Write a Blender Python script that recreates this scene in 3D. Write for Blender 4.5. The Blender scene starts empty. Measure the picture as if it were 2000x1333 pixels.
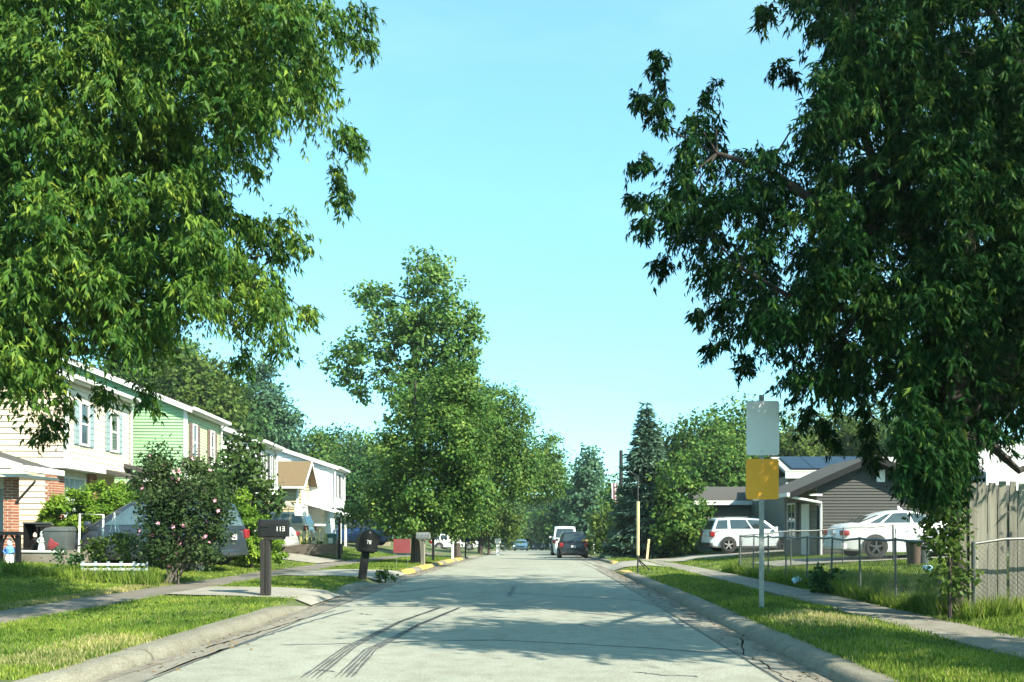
import bpy, bmesh, math, random
import numpy as np
from mathutils import Vector, Matrix

R = math.radians
random.seed(7)
rng = np.random.default_rng(11)
scene = bpy.context.scene
col = scene.collection

# ------------------------------------------------------------------ camera, light, exposure
F, VX, HY, CH = 1600.0, 1043.0, 1035.0, 1.4      # focal length, vanishing point and eye height of a level view
cam_d = bpy.data.cameras.new('camera')
cam = bpy.data.objects.new('camera', cam_d)
col.objects.link(cam)
cam.location = (0, 0, CH)
cam.rotation_euler = (R(90), 0, 0)
cam_d.sensor_width = 36.0
cam_d.lens = F / 2000.0 * 36.0
cam_d.shift_x = -(VX - 1000.0) / 2000.0
cam_d.shift_y = (HY - 666.5) / 2000.0
cam_d.clip_start = 0.1
cam_d.clip_end = 3000
scene.camera = cam

SUN_AZ, SUN_EL = R(37), R(40)      # azimuth measured from +X towards -Y
to_sun = Vector((math.cos(SUN_AZ) * math.cos(SUN_EL), -math.sin(SUN_AZ) * math.cos(SUN_EL), math.sin(SUN_EL)))
sun_d = bpy.data.lights.new('sun', 'SUN')
sun_d.energy = 5.0
sun_d.angle = R(0.6)
sun_d.color = (1.0, 0.93, 0.76)
sun = bpy.data.objects.new('sun', sun_d)
sun.rotation_euler = to_sun.to_track_quat('Z', 'Y').to_euler()
sun.location = (40, -20, 60)
col.objects.link(sun)

world = bpy.data.worlds.new('World')
scene.world = world
world.use_nodes = True
nt = world.node_tree
nt.nodes.clear()
sky = nt.nodes.new('ShaderNodeTexSky')
sky.sky_type = 'NISHITA'
sky.sun_disc = False
sky.sun_elevation = SUN_EL
sky.sun_rotation = math.atan2(to_sun.x, to_sun.y)
sky.air_density = 1.0
sky.dust_density = 1.0
sky.ozone_density = 2.5
tint = nt.nodes.new('ShaderNodeMix'); tint.data_type = 'RGBA'; tint.blend_type = 'MULTIPLY'
tint.inputs['Factor'].default_value = 1.0
tint.inputs[7].default_value = (0.80, 1.33, 1.25, 1)
# faint high cloud
tc = nt.nodes.new('ShaderNodeTexCoord')
mp = nt.nodes.new('ShaderNodeMapping'); mp.inputs['Scale'].default_value = (1.6, 1.6, 6.0)
mp.inputs['Location'].default_value = (0.3, 0.1, 0.4)
nz = nt.nodes.new('ShaderNodeTexNoise'); nz.inputs['Scale'].default_value = 1.7
nz.inputs['Detail'].default_value = 5; nz.inputs['Roughness'].default_value = 0.55
cr = nt.nodes.new('ShaderNodeValToRGB')
cr.color_ramp.elements[0].position = 0.46; cr.color_ramp.elements[0].color = (.34, .34, .34, 1)
cr.color_ramp.elements[1].position = 0.80; cr.color_ramp.elements[1].color = (0.92, 0.92, 0.92, 1)
cl = nt.nodes.new('ShaderNodeMix'); cl.data_type = 'RGBA'
cl.inputs[7].default_value = (1.40, 2.72, 2.98, 1)
bg = nt.nodes.new('ShaderNodeBackground'); bg.inputs['Strength'].default_value = 0.120
wo = nt.nodes.new('ShaderNodeOutputWorld')
L = nt.links
L.new(sky.outputs[0], tint.inputs[6])
L.new(tc.outputs['Generated'], mp.inputs[0]); L.new(mp.outputs[0], nz.inputs['Vector'])
L.new(nz.outputs['Fac'], cr.inputs[0]); L.new(cr.outputs[0], cl.inputs['Factor'])
L.new(tint.outputs[2], cl.inputs[6]); L.new(cl.outputs[2], bg.inputs['Color'])
L.new(bg.outputs[0], wo.inputs[0])

vs = scene.view_settings
vs.view_transform = 'Standard'; vs.look = 'None'; vs.gamma = 1.0; vs.exposure = 1.56
scene.cycles.max_bounces = 6
scene.cycles.diffuse_bounces = 3
scene.cycles.transparent_max_bounces = 8

# ------------------------------------------------------------------ terrain functions
_py = np.array([-60, 0, 20, 30, 40, 50, 60, 80, 112, 150, 220, 420.])
_pz = np.array([0, 0, 0, -.06, -.20, -.38, -.56, -.85, -1.45, -2.35, -4.0, -8.5])
def prof(y):
    y = np.asarray(y, float)
    s = 0
    for d in (-4, -2, 0, 2, 4):
        s = s + np.interp(y + d, _py, _pz)
    return s / 5
XL, XR = -4.06, 2.76                         # feet of the kerb faces
_sx = np.array([-300, -60, -20, -13, -10, -8.1, -7.0, -5.5, -4.42, XL, XR, 3.12, 3.9, 4.7, 5.9, 6.6, 9, 12, 20, 60, 300.])
_sz = np.array([3.5, 1.4, .75, .58, .38, .17, .15, .15, .115, -.02, -.02, .115, .17, .10, .10, .22, .36, .5, .7, 1.3, 3.])
def rshift(y):                                # the right kerb steps back beyond the driveway
    u = np.clip((np.asarray(y, float) - 29) / 9, 0, 1)
    return .75 * u * u * (3 - 2 * u)
def gz(x, y):
    x = np.asarray(x, float)
    xe = np.where(x > 0, x - rshift(y) * np.clip(x / XR, 0, 1), x)
    far = np.clip((np.abs(x) - 6) / 6, 0, 1)           # the yards fall less than the road does
    fade = np.clip((130 - np.asarray(y, float)) / 40, 0, 1)
    return np.interp(xe, _sx, _sz) + prof(y) * (1 - .75 * far * fade)
def gzf(x, y):
    return float(gz(x, y))
def P(px, py, y):
    return Vector(((px - VX) * y / F, y, CH - (py - HY) * y / F))
def GP(px, py, z=0.0):
    y = F * (CH - z) / (py - HY)
    for _ in range(6):
        y = F * (CH - z - float(prof(y))) / (py - HY)
    return ((px - VX) * y / F, y)

# ------------------------------------------------------------------ materials
def nodes(name):
    m = bpy.data.materials.new(name); m.use_nodes = True
    t = m.node_tree
    return m, t, t.nodes['Principled BSDF']
def rgba(c, k=1.0):
    return (min(c[0] * k, 1), min(c[1] * k, 1), min(c[2] * k, 1), 1)
def M(name, c, rough=.6, var=.12, scale=6.0, bump=0.0, metal=0.0, spec=.5, stretch=(1, 1, 1), coat=0.0, c2=None, bscale=None, coord='Object'):
    m, t, b = nodes(name)
    b.inputs['Roughness'].default_value = rough
    b.inputs['Metallic'].default_value = metal
    b.inputs['Specular IOR Level'].default_value = spec
    b.inputs['Coat Weight'].default_value = coat
    b.inputs['Coat Roughness'].default_value = .06
    if var <= 0 and not bump:
        b.inputs['Base Color'].default_value = rgba(c)
        return m
    tcn = t.nodes.new('ShaderNodeTexCoord'); mpn = t.nodes.new('ShaderNodeMapping')
    mpn.inputs['Scale'].default_value = stretch
    n = t.nodes.new('ShaderNodeTexNoise'); n.inputs['Scale'].default_value = scale
    n.inputs['Detail'].default_value = 6; n.inputs['Roughness'].default_value = .62
    r = t.nodes.new('ShaderNodeValToRGB')
    r.color_ramp.elements[0].position = .3; r.color_ramp.elements[1].position = .7
    r.color_ramp.elements[0].color = rgba(c, 1 - var)
    r.color_ramp.elements[1].color = rgba(c2) if c2 else rgba(c, 1 + var)
    t.links.new(tcn.outputs[coord], mpn.inputs[0]); t.links.new(mpn.outputs[0], n.inputs['Vector'])
    t.links.new(n.outputs['Fac'], r.inputs[0]); t.links.new(r.outputs[0], b.inputs['Base Color'])
    if bump:
        n2 = t.nodes.new('ShaderNodeTexNoise'); n2.inputs['Scale'].default_value = bscale or scale * 4
        n2.inputs['Detail'].default_value = 4
        bp = t.nodes.new('ShaderNodeBump'); bp.inputs['Strength'].default_value = bump; bp.inputs['Distance'].default_value = .02
        t.links.new(mpn.outputs[0], n2.inputs['Vector'])
        t.links.new(n2.outputs['Fac'], bp.inputs['Height']); t.links.new(bp.outputs[0], b.inputs['Normal'])
    return m
def LM(name, c1, c2, tr=.35, gloss=.25, c3=None, nscale=.9):
    """leaf: front diffuse with a sheen, light let through, colour differing from leaf to leaf"""
    m, t, b = nodes(name)
    g = t.nodes.new('ShaderNodeNewGeometry'); r = t.nodes.new('ShaderNodeValToRGB')
    kk = .62
    r.color_ramp.elements[0].color = rgba(c1, kk); r.color_ramp.elements[1].color = rgba(c2, kk)
    if c3:
        e = r.color_ramp.elements.new(.88); e.color = rgba(c2, kk); r.color_ramp.elements[-1].color = rgba(c3, kk)
    b.inputs['Roughness'].default_value = .48; b.inputs['Specular IOR Level'].default_value = gloss * .35
    tl = t.nodes.new('ShaderNodeBsdfTranslucent'); mx = t.nodes.new('ShaderNodeMixShader'); mx.inputs[0].default_value = tr
    hs = t.nodes.new('ShaderNodeHueSaturation'); hs.inputs['Hue'].default_value = .485; hs.inputs['Value'].default_value = 1.5
    out = t.nodes['Material Output']
    # whole sprays differ in tone too: young yellowish shoots beside older bluish leaves
    tcn = t.nodes.new('ShaderNodeTexCoord'); nz_ = t.nodes.new('ShaderNodeTexNoise'); nz_.inputs['Scale'].default_value = nscale; nz_.inputs['Detail'].default_value = 3
    mr = t.nodes.new('ShaderNodeMapRange'); mr.inputs[1].default_value = .32; mr.inputs[2].default_value = .68; mr.inputs[3].default_value = .66; mr.inputs[4].default_value = 1.38
    mh = t.nodes.new('ShaderNodeMapRange'); mh.inputs[1].default_value = .32; mh.inputs[2].default_value = .68; mh.inputs[3].default_value = .522; mh.inputs[4].default_value = .478
    hv = t.nodes.new('ShaderNodeHueSaturation')
    t.links.new(tcn.outputs['Object'], nz_.inputs['Vector']); t.links.new(nz_.outputs['Fac'], mr.inputs[0]); t.links.new(nz_.outputs['Fac'], mh.inputs[0])
    t.links.new(mr.outputs[0], hv.inputs['Value']); t.links.new(mh.outputs[0], hv.inputs['Hue']); t.links.new(r.outputs[0], hv.inputs['Color'])
    t.links.new(g.outputs['Random Per Island'], r.inputs[0]); t.links.new(hv.outputs[0], b.inputs['Base Color'])
    t.links.new(hv.outputs[0], hs.inputs['Color']); t.links.new(hs.outputs[0], tl.inputs['Color'])
    t.links.new(b.outputs[0], mx.inputs[1]); t.links.new(tl.outputs[0], mx.inputs[2]); t.links.new(mx.outputs[0], out.inputs[0])
    return m

def concrete(name, c, patch, joint=None, crackscale=1.1):
    m, t, b = nodes(name)
    tcn = t.nodes.new('ShaderNodeTexCoord')
    def noise(sc, det=6, ro=.6, stretch=(1, 1, 1)):
        mp_ = t.nodes.new('ShaderNodeMapping'); mp_.inputs['Scale'].default_value = stretch
        n = t.nodes.new('ShaderNodeTexNoise'); n.inputs['Scale'].default_value = sc; n.inputs['Detail'].default_value = det; n.inputs['Roughness'].default_value = ro
        t.links.new(tcn.outputs['Object'], mp_.inputs[0]); t.links.new(mp_.outputs[0], n.inputs['Vector'])
        return n
    def ramp(src, p0, p1, c0, c1):
        r = t.nodes.new('ShaderNodeValToRGB'); r.color_ramp.elements[0].position = p0; r.color_ramp.elements[1].position = p1
        r.color_ramp.elements[0].color = c0; r.color_ramp.elements[1].color = c1
        t.links.new(src, r.inputs[0]); return r
    def mul(a, bb, f=1.0):
        x = t.nodes.new('ShaderNodeMix'); x.data_type = 'RGBA'; x.blend_type = 'MULTIPLY'; x.inputs['Factor'].default_value = f
        t.links.new(a, x.inputs[6]); t.links.new(bb, x.inputs[7]); return x.outputs[2]
    n1 = noise(.55, 7, .65, (1, .5, 1)); r1 = ramp(n1.outputs['Fac'], .3, .72, rgba(c, 1 - patch), rgba(c, 1 + patch * .5))
    n2 = noise(38, 3, .7); r2 = ramp(n2.outputs['Fac'], .34, .62, (.72, .72, .72, 1), (1.1, 1.1, 1.1, 1))
    n4 = noise(130, 2, .7); r4 = ramp(n4.outputs['Fac'], .36, .6, (.78, .78, .78, 1), (1.08, 1.08, 1.08, 1))
    n3 = noise(3.2, 8, .72); r3 = ramp(n3.outputs['Fac'], .36, .56, (.80, .78, .74, 1), (1, 1, 1, 1))
    o = mul(mul(mul(r1.outputs[0], r2.outputs[0]), r3.outputs[0]), r4.outputs[0])
    t.links.new(o, b.inputs['Base Color'])
    b.inputs['Roughness'].default_value = .85; b.inputs['Specular IOR Level'].default_value = .25
    bp = t.nodes.new('ShaderNodeBump'); bp.inputs['Strength'].default_value = .35; bp.inputs['Distance'].default_value = .01
    t.links.new(n2.outputs['Fac'], bp.inputs['Height']); t.links.new(bp.outputs[0], b.inputs['Normal'])
    return m

m_road = concrete('road_concrete', (.262, .268, .222), .14)
m_kerb = concrete('kerb_concrete', (.20, .19, .15), .34)
m_walk2 = concrete('shaded_walk_concrete', (.165, .15, .125), .3)  # left walk: the shade lying on it is put into a darker colour
m_walk = concrete('walk_concrete', (.215, .20, .165), .26)
m_drive = concrete('drive_concrete', (.28, .265, .225), .2)
m_yellow = M('worn_yellow_paint', (.26, .21, .12), .8, .1, 2.6, .3, c2=(.66, .38, .02))
m_tar = M('crack_tar', (.055, .06, .06), .6, .3, 12)
m_dirt = M('gutter_dirt', (.13, .115, .09), .95, .4, 7, .3)
m_turf = M('turf_soil', (.05, .075, .015), .95, .45, 1.1, .6, c2=(.10, .125, .03), bscale=30)
m_blade = LM('grass_blade', (.085, .165, .020), (.27, .385, .060), .35, .2, c3=(.42, .38, .17))
m_dryblade = LM('dry_grass_blade', (.30, .30, .10), (.55, .50, .24), .3, .2)
m_leafL = LM('maple_leaf_light', (.018, .078, .015), (.118, .235, .030), .28, .35, c3=(.26, .36, .05))
m_leafR = LM('maple_leaf_shaded', (.005, .032, .010), (.022, .072, .015), .16, .06, c3=(.10, .18, .03))  # right maple: the crown's shaded side is painted in as darker leaves
m_poplar = LM('poplar_leaf', (.05, .145, .032), (.18, .33, .07), .35, .35, c3=(.28, .37, .14))
m_green1 = LM('tree_leaf_mid', (.035, .11, .022), (.14, .26, .05), .30, .25, c3=(.26, .36, .07))
m_green2 = LM('tree_leaf_yellow', (.06, .12, .02), (.14, .21, .045), .3, .25)
m_green3 = LM('tree_leaf_deep', (.022, .075, .024), (.07, .16, .042), .2, .25)
m_yew = LM('yew_leaf', (.11, .23, .02), (.27, .42, .05), .3, .25)
m_spruce = LM('spruce_needle', (.065, .13, .085), (.18, .29, .20), .2, .2)
m_pine = LM('pine_needle', (.045, .12, .07), (.13, .25, .13), .25, .2)
m_rose = LM('shrub_leaf', (.030, .07, .022), (.085, .14, .045), .28, .3)
m_mag = LM('glossy_leaf', (.025, .07, .015), (.085, .15, .03), .2, .5)
m_pink = M('pink_petal', (.72, .30, .40), .7, .2, 20)
m_whitepetal = M('white_petal', (.75, .76, .70), .7, .1, 20)
m_stalk = M('dry_stalk', (.50, .46, .20), .8, .25, 6)
m_bark = M('bark', (.042, .034, .027), .95, .45, 5, .8, stretch=(1, 1, .25), bscale=18)
m_bark2 = M('pale_bark', (.085, .075, .06), .95, .35, 5, .7, stretch=(1, 1, .25), bscale=18)
m_gal = M('galvanised_steel', (.24, .25, .245), .5, .18, 14, .1, metal=.6)
m_chain = M('chain_link_wire', (.11, .115, .11), .5, .15, 10, metal=.5)
m_signwhite = M('sign_white', (.66, .67, .66), .5, .05, 3)
m_signyellow = M('sign_yellow', (.82, .35, .006), .5, .06, 3)
m_black = M('black_plastic', (.008, .0085, .009), .55, .2, 6, spec=.2)
m_blackbox = M('black_enamel', (.010, .011, .012), .45, .25, 8, .05, spec=.25)
m_post = M('weathered_dark_post', (.015, .0145, .0135), .9, .4, 9, .4, stretch=(1, 1, .12))
m_numb = M('white_numeral', (.62, .62, .60), .5, .05)
m_wood = M('grey_weathered_board', (.150, .143, .115), .92, .5, 7, .5, stretch=(1, 1, .07), bscale=14)
m_wood2 = M('planter_timber', (.09, .075, .058), .92, .3, 5, .4, stretch=(.1, 1, 1))
m_beige = M('beige_fence_board', (.26, .22, .16), .9, .2, 5, .3, stretch=(1, 1, .1))
m_cream = M('cream_siding', (.66, .525, .385), .6, .035, 1.2)
m_creamw = M('cream_white_siding', (.62, .555, .445), .6, .03, 1.2)
m_greens = M('mint_green_siding', (.24, .42, .23), .6, .04, 1.2)
m_greenw = M('pale_green_siding', (.36, .47, .27), .6, .04, 1.2)
m_whites = M('white_siding', (.64, .66, .645), .6, .03, 1.2)
m_tan = M('tan_siding', (.34, .285, .17), .65, .05, 1.5)
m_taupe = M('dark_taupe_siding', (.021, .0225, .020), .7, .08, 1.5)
m_bluegrey = M('blue_grey_siding', (.24, .28, .30), .65, .05, 1.5)
m_garage = M('garage_tan', (.15, .14, .11), .7, .06, 2)
m_garagedoor = M('garage_door_grey', (.25, .25, .22), .6, .05, 2)
m_trim = M('white_trim', (.60, .61, .59), .5, .05, 3)
m_shut = M('grey_blue_shutter', (.20, .27, .29), .6, .1, 3)
m_shutd = M('dark_shutter', (.045, .045, .05), .6, .1, 3)
m_shutb = M('brown_shutter', (.13, .09, .08), .6, .1, 3)
m_glass = M('window_glass', (.035, .05, .06), .06, .1, 2, spec=.8)
m_glassb = M('window_blind_glass', (.36, .42, .44), .12, .25, 2, spec=.8, stretch=(1, 1, 8))
m_shingle = M('brown_shingle', (.13, .088, .045), .95, .25, 26, .6)
m_shingleg = M('grey_shingle', (.05, .046, .04), .95, .25, 26, .6)
m_shinglew = M('pale_shingle', (.30, .30, .28), .95, .15, 26, .5)
m_solar = M('solar_cell', (.012, .022, .04), .4, .1, 3, spec=.25)
m_iron = M('black_iron', (.02, .02, .02), .5, .1)
m_flagr = M('faded_red_cloth', (.50, .10, .10), .85, .15, 6)
m_flagw = M('white_cloth', (.72, .70, .70), .85, .1, 6)
m_flagb = M('navy_cloth', (.03, .05, .17), .85, .1, 6)
m_redsign = M('red_plastic_sign', (.23, .05, .055), .5, .1, 4)
m_guard = M('yellowed_guard', (.62, .50, .26), .6, .2, 5, stretch=(1, 1, .2))
m_blue = M('blue_cloth', (.10, .25, .62), .8, .15, 8)
m_skin = M('pale_clay', (.70, .52, .42), .8, .12, 8)
m_statue = M('grey_stone_figure', (.40, .43, .42), .9, .25, 9, .3)
m_redp = M('dull_red_paint', (.30, .05, .06), .6, .2, 8)
m_bin = M('grey_bin_plastic', (.055, .065, .065), .55, .2, 5)
m_brown = M('brown_bin_plastic', (.10, .065, .05), .6, .2, 5)

def brick_mat():
    m, t, b = nodes('red_brick')
    tcn = t.nodes.new('ShaderNodeTexCoord'); mp_ = t.nodes.new('ShaderNodeMapping')
    mp_.inputs['Rotation'].default_value = (R(90), 0, 0)
    br = t.nodes.new('ShaderNodeTexBrick')
    br.inputs['Color1'].default_value = (.21, .062, .035, 1); br.inputs['Color2'].default_value = (.28, .11, .055, 1)
    br.inputs['Mortar'].default_value = (.42, .36, .30, 1)
    br.inputs['Scale'].default_value = 1; br.inputs['Brick Width'].default_value = .21; br.inputs['Row Height'].default_value = .075
    br.inputs['Mortar Size'].default_value = .008
    t.links.new(tcn.outputs['Object'], mp_.inputs[0]); t.links.new(mp_.outputs[0], br.inputs['Vector'])
    t.links.new(br.outputs['Color'], b.inputs['Base Color'])
    b.inputs['Roughness'].default_value = .9
    bp = t.nodes.new('ShaderNodeBump'); bp.inputs['Strength'].default_value = .6; bp.inputs['Distance'].default_value = .01; bp.invert = True
    t.links.new(br.outputs['Fac'], bp.inputs['Height']); t.links.new(bp.outputs[0], b.inputs['Normal'])
    return m
m_brick = brick_mat()

# ------------------------------------------------------------------ object helpers
def tag(o, label=None, cat=None, group=None, kind=None):
    if label: o['label'] = label
    if cat: o['category'] = cat
    if group: o['group'] = group
    if kind: o['kind'] = kind
    return o
def thing(name, label, cat, loc=(0, 0, 0), rz=0.0, group=None):
    o = bpy.data.objects.new(name, None); col.objects.link(o)
    o.location = loc; o.rotation_euler = (0, 0, rz)
    o.empty_display_size = .2
    return tag(o, label, cat, group)
def link(name, me, parent=None, m=None):
    o = bpy.data.objects.new(name, me); col.objects.link(o)
    if parent is not None: o.parent = parent
    if m is not None and not me.materials: me.materials.append(m)
    return o
class MB:
    """collects boxes, tubes, prisms and links them as one mesh object"""
    def __init__(s): s.v = []; s.f = []
    def add(s, vs_, fs):
        n = len(s.v); s.v += [tuple(p) for p in vs_]; s.f += [tuple(i + n for i in f) for f in fs]; return s
    def box(s, x0, x1, y0, y1, z0, z1):
        return s.add([(x0, y0, z0), (x1, y0, z0), (x1, y1, z0), (x0, y1, z0), (x0, y0, z1), (x1, y0, z1), (x1, y1, z1), (x0, y1, z1)],
                     [(0, 3, 2, 1), (4, 5, 6, 7), (0, 1, 5, 4), (1, 2, 6, 5), (2, 3, 7, 6), (3, 0, 4, 7)])
    def prism(s, base, top):
        n = len(base)
        return s.add(list(base) + list(top), [tuple(range(n - 1, -1, -1)), tuple(range(n, 2 * n))] + [(i, (i + 1) % n, n + (i + 1) % n, n + i) for i in range(n)])
    def tube(s, pts, rad, seg=8):
        pts = [Vector(p) for p in pts]
        if not isinstance(rad, (list, tuple)): rad = [rad] * len(pts)
        rings = []; ref = None
        for i, p in enumerate(pts):
            d = (pts[min(i + 1, len(pts) - 1)] - pts[max(i - 1, 0)]).normalized()
            if ref is None: ref = Vector((1, 0, 0)) if abs(d.x) < .8 else Vector((0, 1, 0))
            a = (ref - d * ref.dot(d)).normalized(); bb = d.cross(a); ref = a
            rings.append([p + (a * math.cos(2 * math.pi * k / seg) + bb * math.sin(2 * math.pi * k / seg)) * rad[i] for k in range(seg)])
        vs_ = [q for r in rings for q in r]; fs = []
        for i in range(len(rings) - 1):
            for k in range(seg):
                fs.append((i * seg + k, i * seg + (k + 1) % seg, (i + 1) * seg + (k + 1) % seg, (i + 1) * seg + k))
        fs.append(tuple(range(seg - 1, -1, -1))); fs.append(tuple(range(len(vs_) - seg, len(vs_))))
        return s.add(vs_, fs)
    def lathe(s, prof_, seg=20, axis='z', c=(0, 0, 0)):
        vs_ = []; fs = []
        for (r, h) in prof_:
            for k in range(seg):
                a = 2 * math.pi * k / seg
                q = (r * math.cos(a), r * math.sin(a), h) if axis == 'z' else (r * math.cos(a), h, r * math.sin(a))
                vs_.append((q[0] + c[0], q[1] + c[1], q[2] + c[2]))
        for i in range(len(prof_) - 1):
            for k in range(seg):
                fs.append((i * seg + k, i * seg + (k + 1) % seg, (i + 1) * seg + (k + 1) % seg, (i + 1) * seg + k))
        fs.append(tuple(range(seg - 1, -1, -1))); fs.append(tuple(range(len(vs_) - seg, len(vs_))))
        return s.add(vs_, fs)
    def build(s, name, m, parent=None, smooth=False, bevel=0.0, seg=2):
        me = bpy.data.meshes.new(name); me.from_pydata(s.v, [], s.f)
        if bevel or True:
            bm = bmesh.new(); bm.from_mesh(me)
            bmesh.ops.recalc_face_normals(bm, faces=bm.faces)
            if bevel:
                bmesh.ops.bevel(bm, geom=[e for e in bm.edges if len(e.link_faces) == 2 and e.calc_face_angle(0) > .6], offset=bevel, segments=seg, affect='EDGES', profile=.5)
            bm.to_mesh(me); bm.free()
        if smooth or bevel:
            me.polygons.foreach_set('use_smooth', [True] * len(me.polygons))
            if hasattr(me, 'set_sharp_from_angle'): me.set_sharp_from_angle(angle=R(38))
        me.materials.append(m)
        return link(name, me, parent)
def np_mesh(name, verts, faces, m, parent=None, smooth=False):
    verts = np.asarray(verts, np.float32); faces = np.asarray(faces, np.int32)
    k = faces.shape[1]
    me = bpy.data.meshes.new(name)
    me.vertices.add(len(verts)); me.vertices.foreach_set('co', verts.ravel())
    me.loops.add(faces.size); me.loops.foreach_set('vertex_index', faces.ravel())
    me.polygons.add(len(faces)); me.polygons.foreach_set('loop_start', np.arange(0, faces.size, k, dtype=np.int32))
    me.polygons.foreach_set('loop_total', np.full(len(faces), k, np.int32))
    if smooth: me.polygons.foreach_set('use_smooth', np.ones(len(faces), bool))
    me.update(calc_edges=True); me.validate()
    me.materials.append(m)
    return link(name, me, parent)

# ------------------------------------------------------------------ leaves
MAPLE = (np.array([(0, 0, 0), (.36, .13, .02), (1, 0, -.12), (.36, -.13, .02), (.68, .36, -.15), (.68, -.36, -.15)]),
         np.array([(0, 3, 1), (3, 2, 1), (0, 1, 4), (0, 5, 3)]))
OVAL = (np.array([(0, 0, 0), (.45, .34, -.08), (1, 0, -.12), (.45, -.34, -.08)]), np.array([(0, 2, 1), (0, 3, 2)]))
NEEDLE = (np.array([(0, -.10, 0), (0, .10, 0), (.7, .13, -.03), (1, 0, -.06), (.7, -.13, -.03)]), np.array([(0, 2, 1), (0, 4, 2), (2, 4, 3)]))
def unit(a):
    return a / np.maximum(np.linalg.norm(a, axis=1, keepdims=True), 1e-9)
def leaf_arrays(pos, axis, nrm, size, tpl):
    tv, tf = tpl
    a = unit(axis); b = unit(np.cross(nrm, a)); n = np.cross(a, b)
    s = size[:, None, None]
    v = pos[:, None, :] + s * (tv[None, :, 0:1] * a[:, None, :] + tv[None, :, 1:2] * b[:, None, :] + tv[None, :, 2:3] * n[:, None, :])
    f = tf[None] + (np.arange(len(pos)) * len(tv))[:, None, None]
    return v.reshape(-1, 3), f.reshape(-1, 3)
def leaf_part(name, pos, axis, nrm, size, tpl, m, parent):
    v, f = leaf_arrays(pos, axis, nrm, size, tpl)
    o = np_mesh(name, v, f, m, parent)
    o['kind'] = 'stuff'
    return o
def rand_dirs(n):
    return unit(rng.normal(size=(n, 3)))
def crown_cloud(ells, per_m2, clump=.34, droop=.5, fill=.35, lumps=1.0):
    """leaf places over uneven clumps that cover the ellipsoids (x,y,z,rx,ry,rz), in the parent's space"""
    PP, AA, NN = [], [], []
    for (cx, cy, cz, rx, ry, rz) in ells:
        area = 4 * math.pi * ((rx * ry) ** 1.6 / 3 + (rx * rz) ** 1.6 / 3 + (ry * rz) ** 1.6 / 3) ** (1 / 1.6)
        ncl = max(8, int(area * 2.0 * lumps / max(clump * 2.6, .3)))
        n = int(area * per_m2)
        d = rand_dirs(ncl); rr = np.where(rng.random(ncl) < fill, rng.uniform(.3, .85, ncl), rng.uniform(.82, 1.10, ncl))[:, None]
        c = d * rr * np.array([rx, ry, rz])
        wgt = rng.uniform(.35, 1.4, ncl); wgt /= wgt.sum()
        k = rng.choice(ncl, n, p=wgt)
        off = rng.normal(size=(n, 3)) * clump * rng.uniform(.5, 1.0, (ncl, 1))[k] * np.array([1, 1, .7])
        p = c[k] + off
        out = unit(p / np.array([rx, ry, rz]) ** 2 + 1e-6)
        up = np.array([0, 0, 1.])
        PP.append(p + np.array([cx, cy, cz])); NN.append(unit(out * .8 + up * .55 + unit(off) * .5 + rng.normal(size=(n, 3)) * .45))
        AA.append(unit(out * .6 - up * droop + rng.normal(size=(n, 3)) * .7))
    return np.concatenate(PP), np.concatenate(AA), np.concatenate(NN)

def tree(name, label, cat, x, y, base_r, ells, per_m2, leaf, m, bark, group=None, clump=.34, trunk_top=None, limbs=10, tpl=OVAL, droop=.5, fill=.35, lean=(0, 0), lumps=1.0):
    """ellipsoids are given in world space; trunk with limbs reaches into them"""
    z = gzf(x, y)
    t = thing(name, label, cat, (x, y, z), 0, group)
    loc = [(e[0] - x, e[1] - y, e[2] - z, e[3], e[4], e[5]) for e in ells]
    p, a, n = crown_cloud(loc, per_m2, clump, droop, fill, lumps)
    keep = p[:, 2] > .05
    p, a, n = p[keep], a[keep], n[keep]
    s = leaf * rng.uniform(.65, 1.3, len(p))
    leaf_part('crown', p, a, n, s, tpl, m, t)
    if base_r:
        top = trunk_top if trunk_top else max(e[2] + e[5] * .55 for e in loc)
        pts = [(0, 0, -.1)]; rad = [base_r * 1.25]
        for i in range(1, 8):
            f = i / 7
            pts.append((lean[0] * f + random.uniform(-.06, .06) * base_r * 4, lean[1] * f + random.uniform(-.06, .06) * base_r * 4, top * f)); rad.append(base_r * (1.02 - .8 * f))
        mb = MB().tube(pts, rad, 8)
        for i in range(limbs):
            e = random.choice(loc); q = Vector(p[random.randrange(len(p))])
            f = random.uniform(.3, .9); s0 = Vector((lean[0] * f, lean[1] * f, top * f))
            if q.z < s0.z: s0.z = max(q.z * .7, top * .2)
            mid = s0.lerp(q, .5) + Vector((0, 0, .1 * (q - s0).length))
            mb.tube([s0, mid, q], [base_r * .34, base_r * .2, base_r * .05], 5)
        mb.build('trunk', bark, t, smooth=True)
    return t
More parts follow.
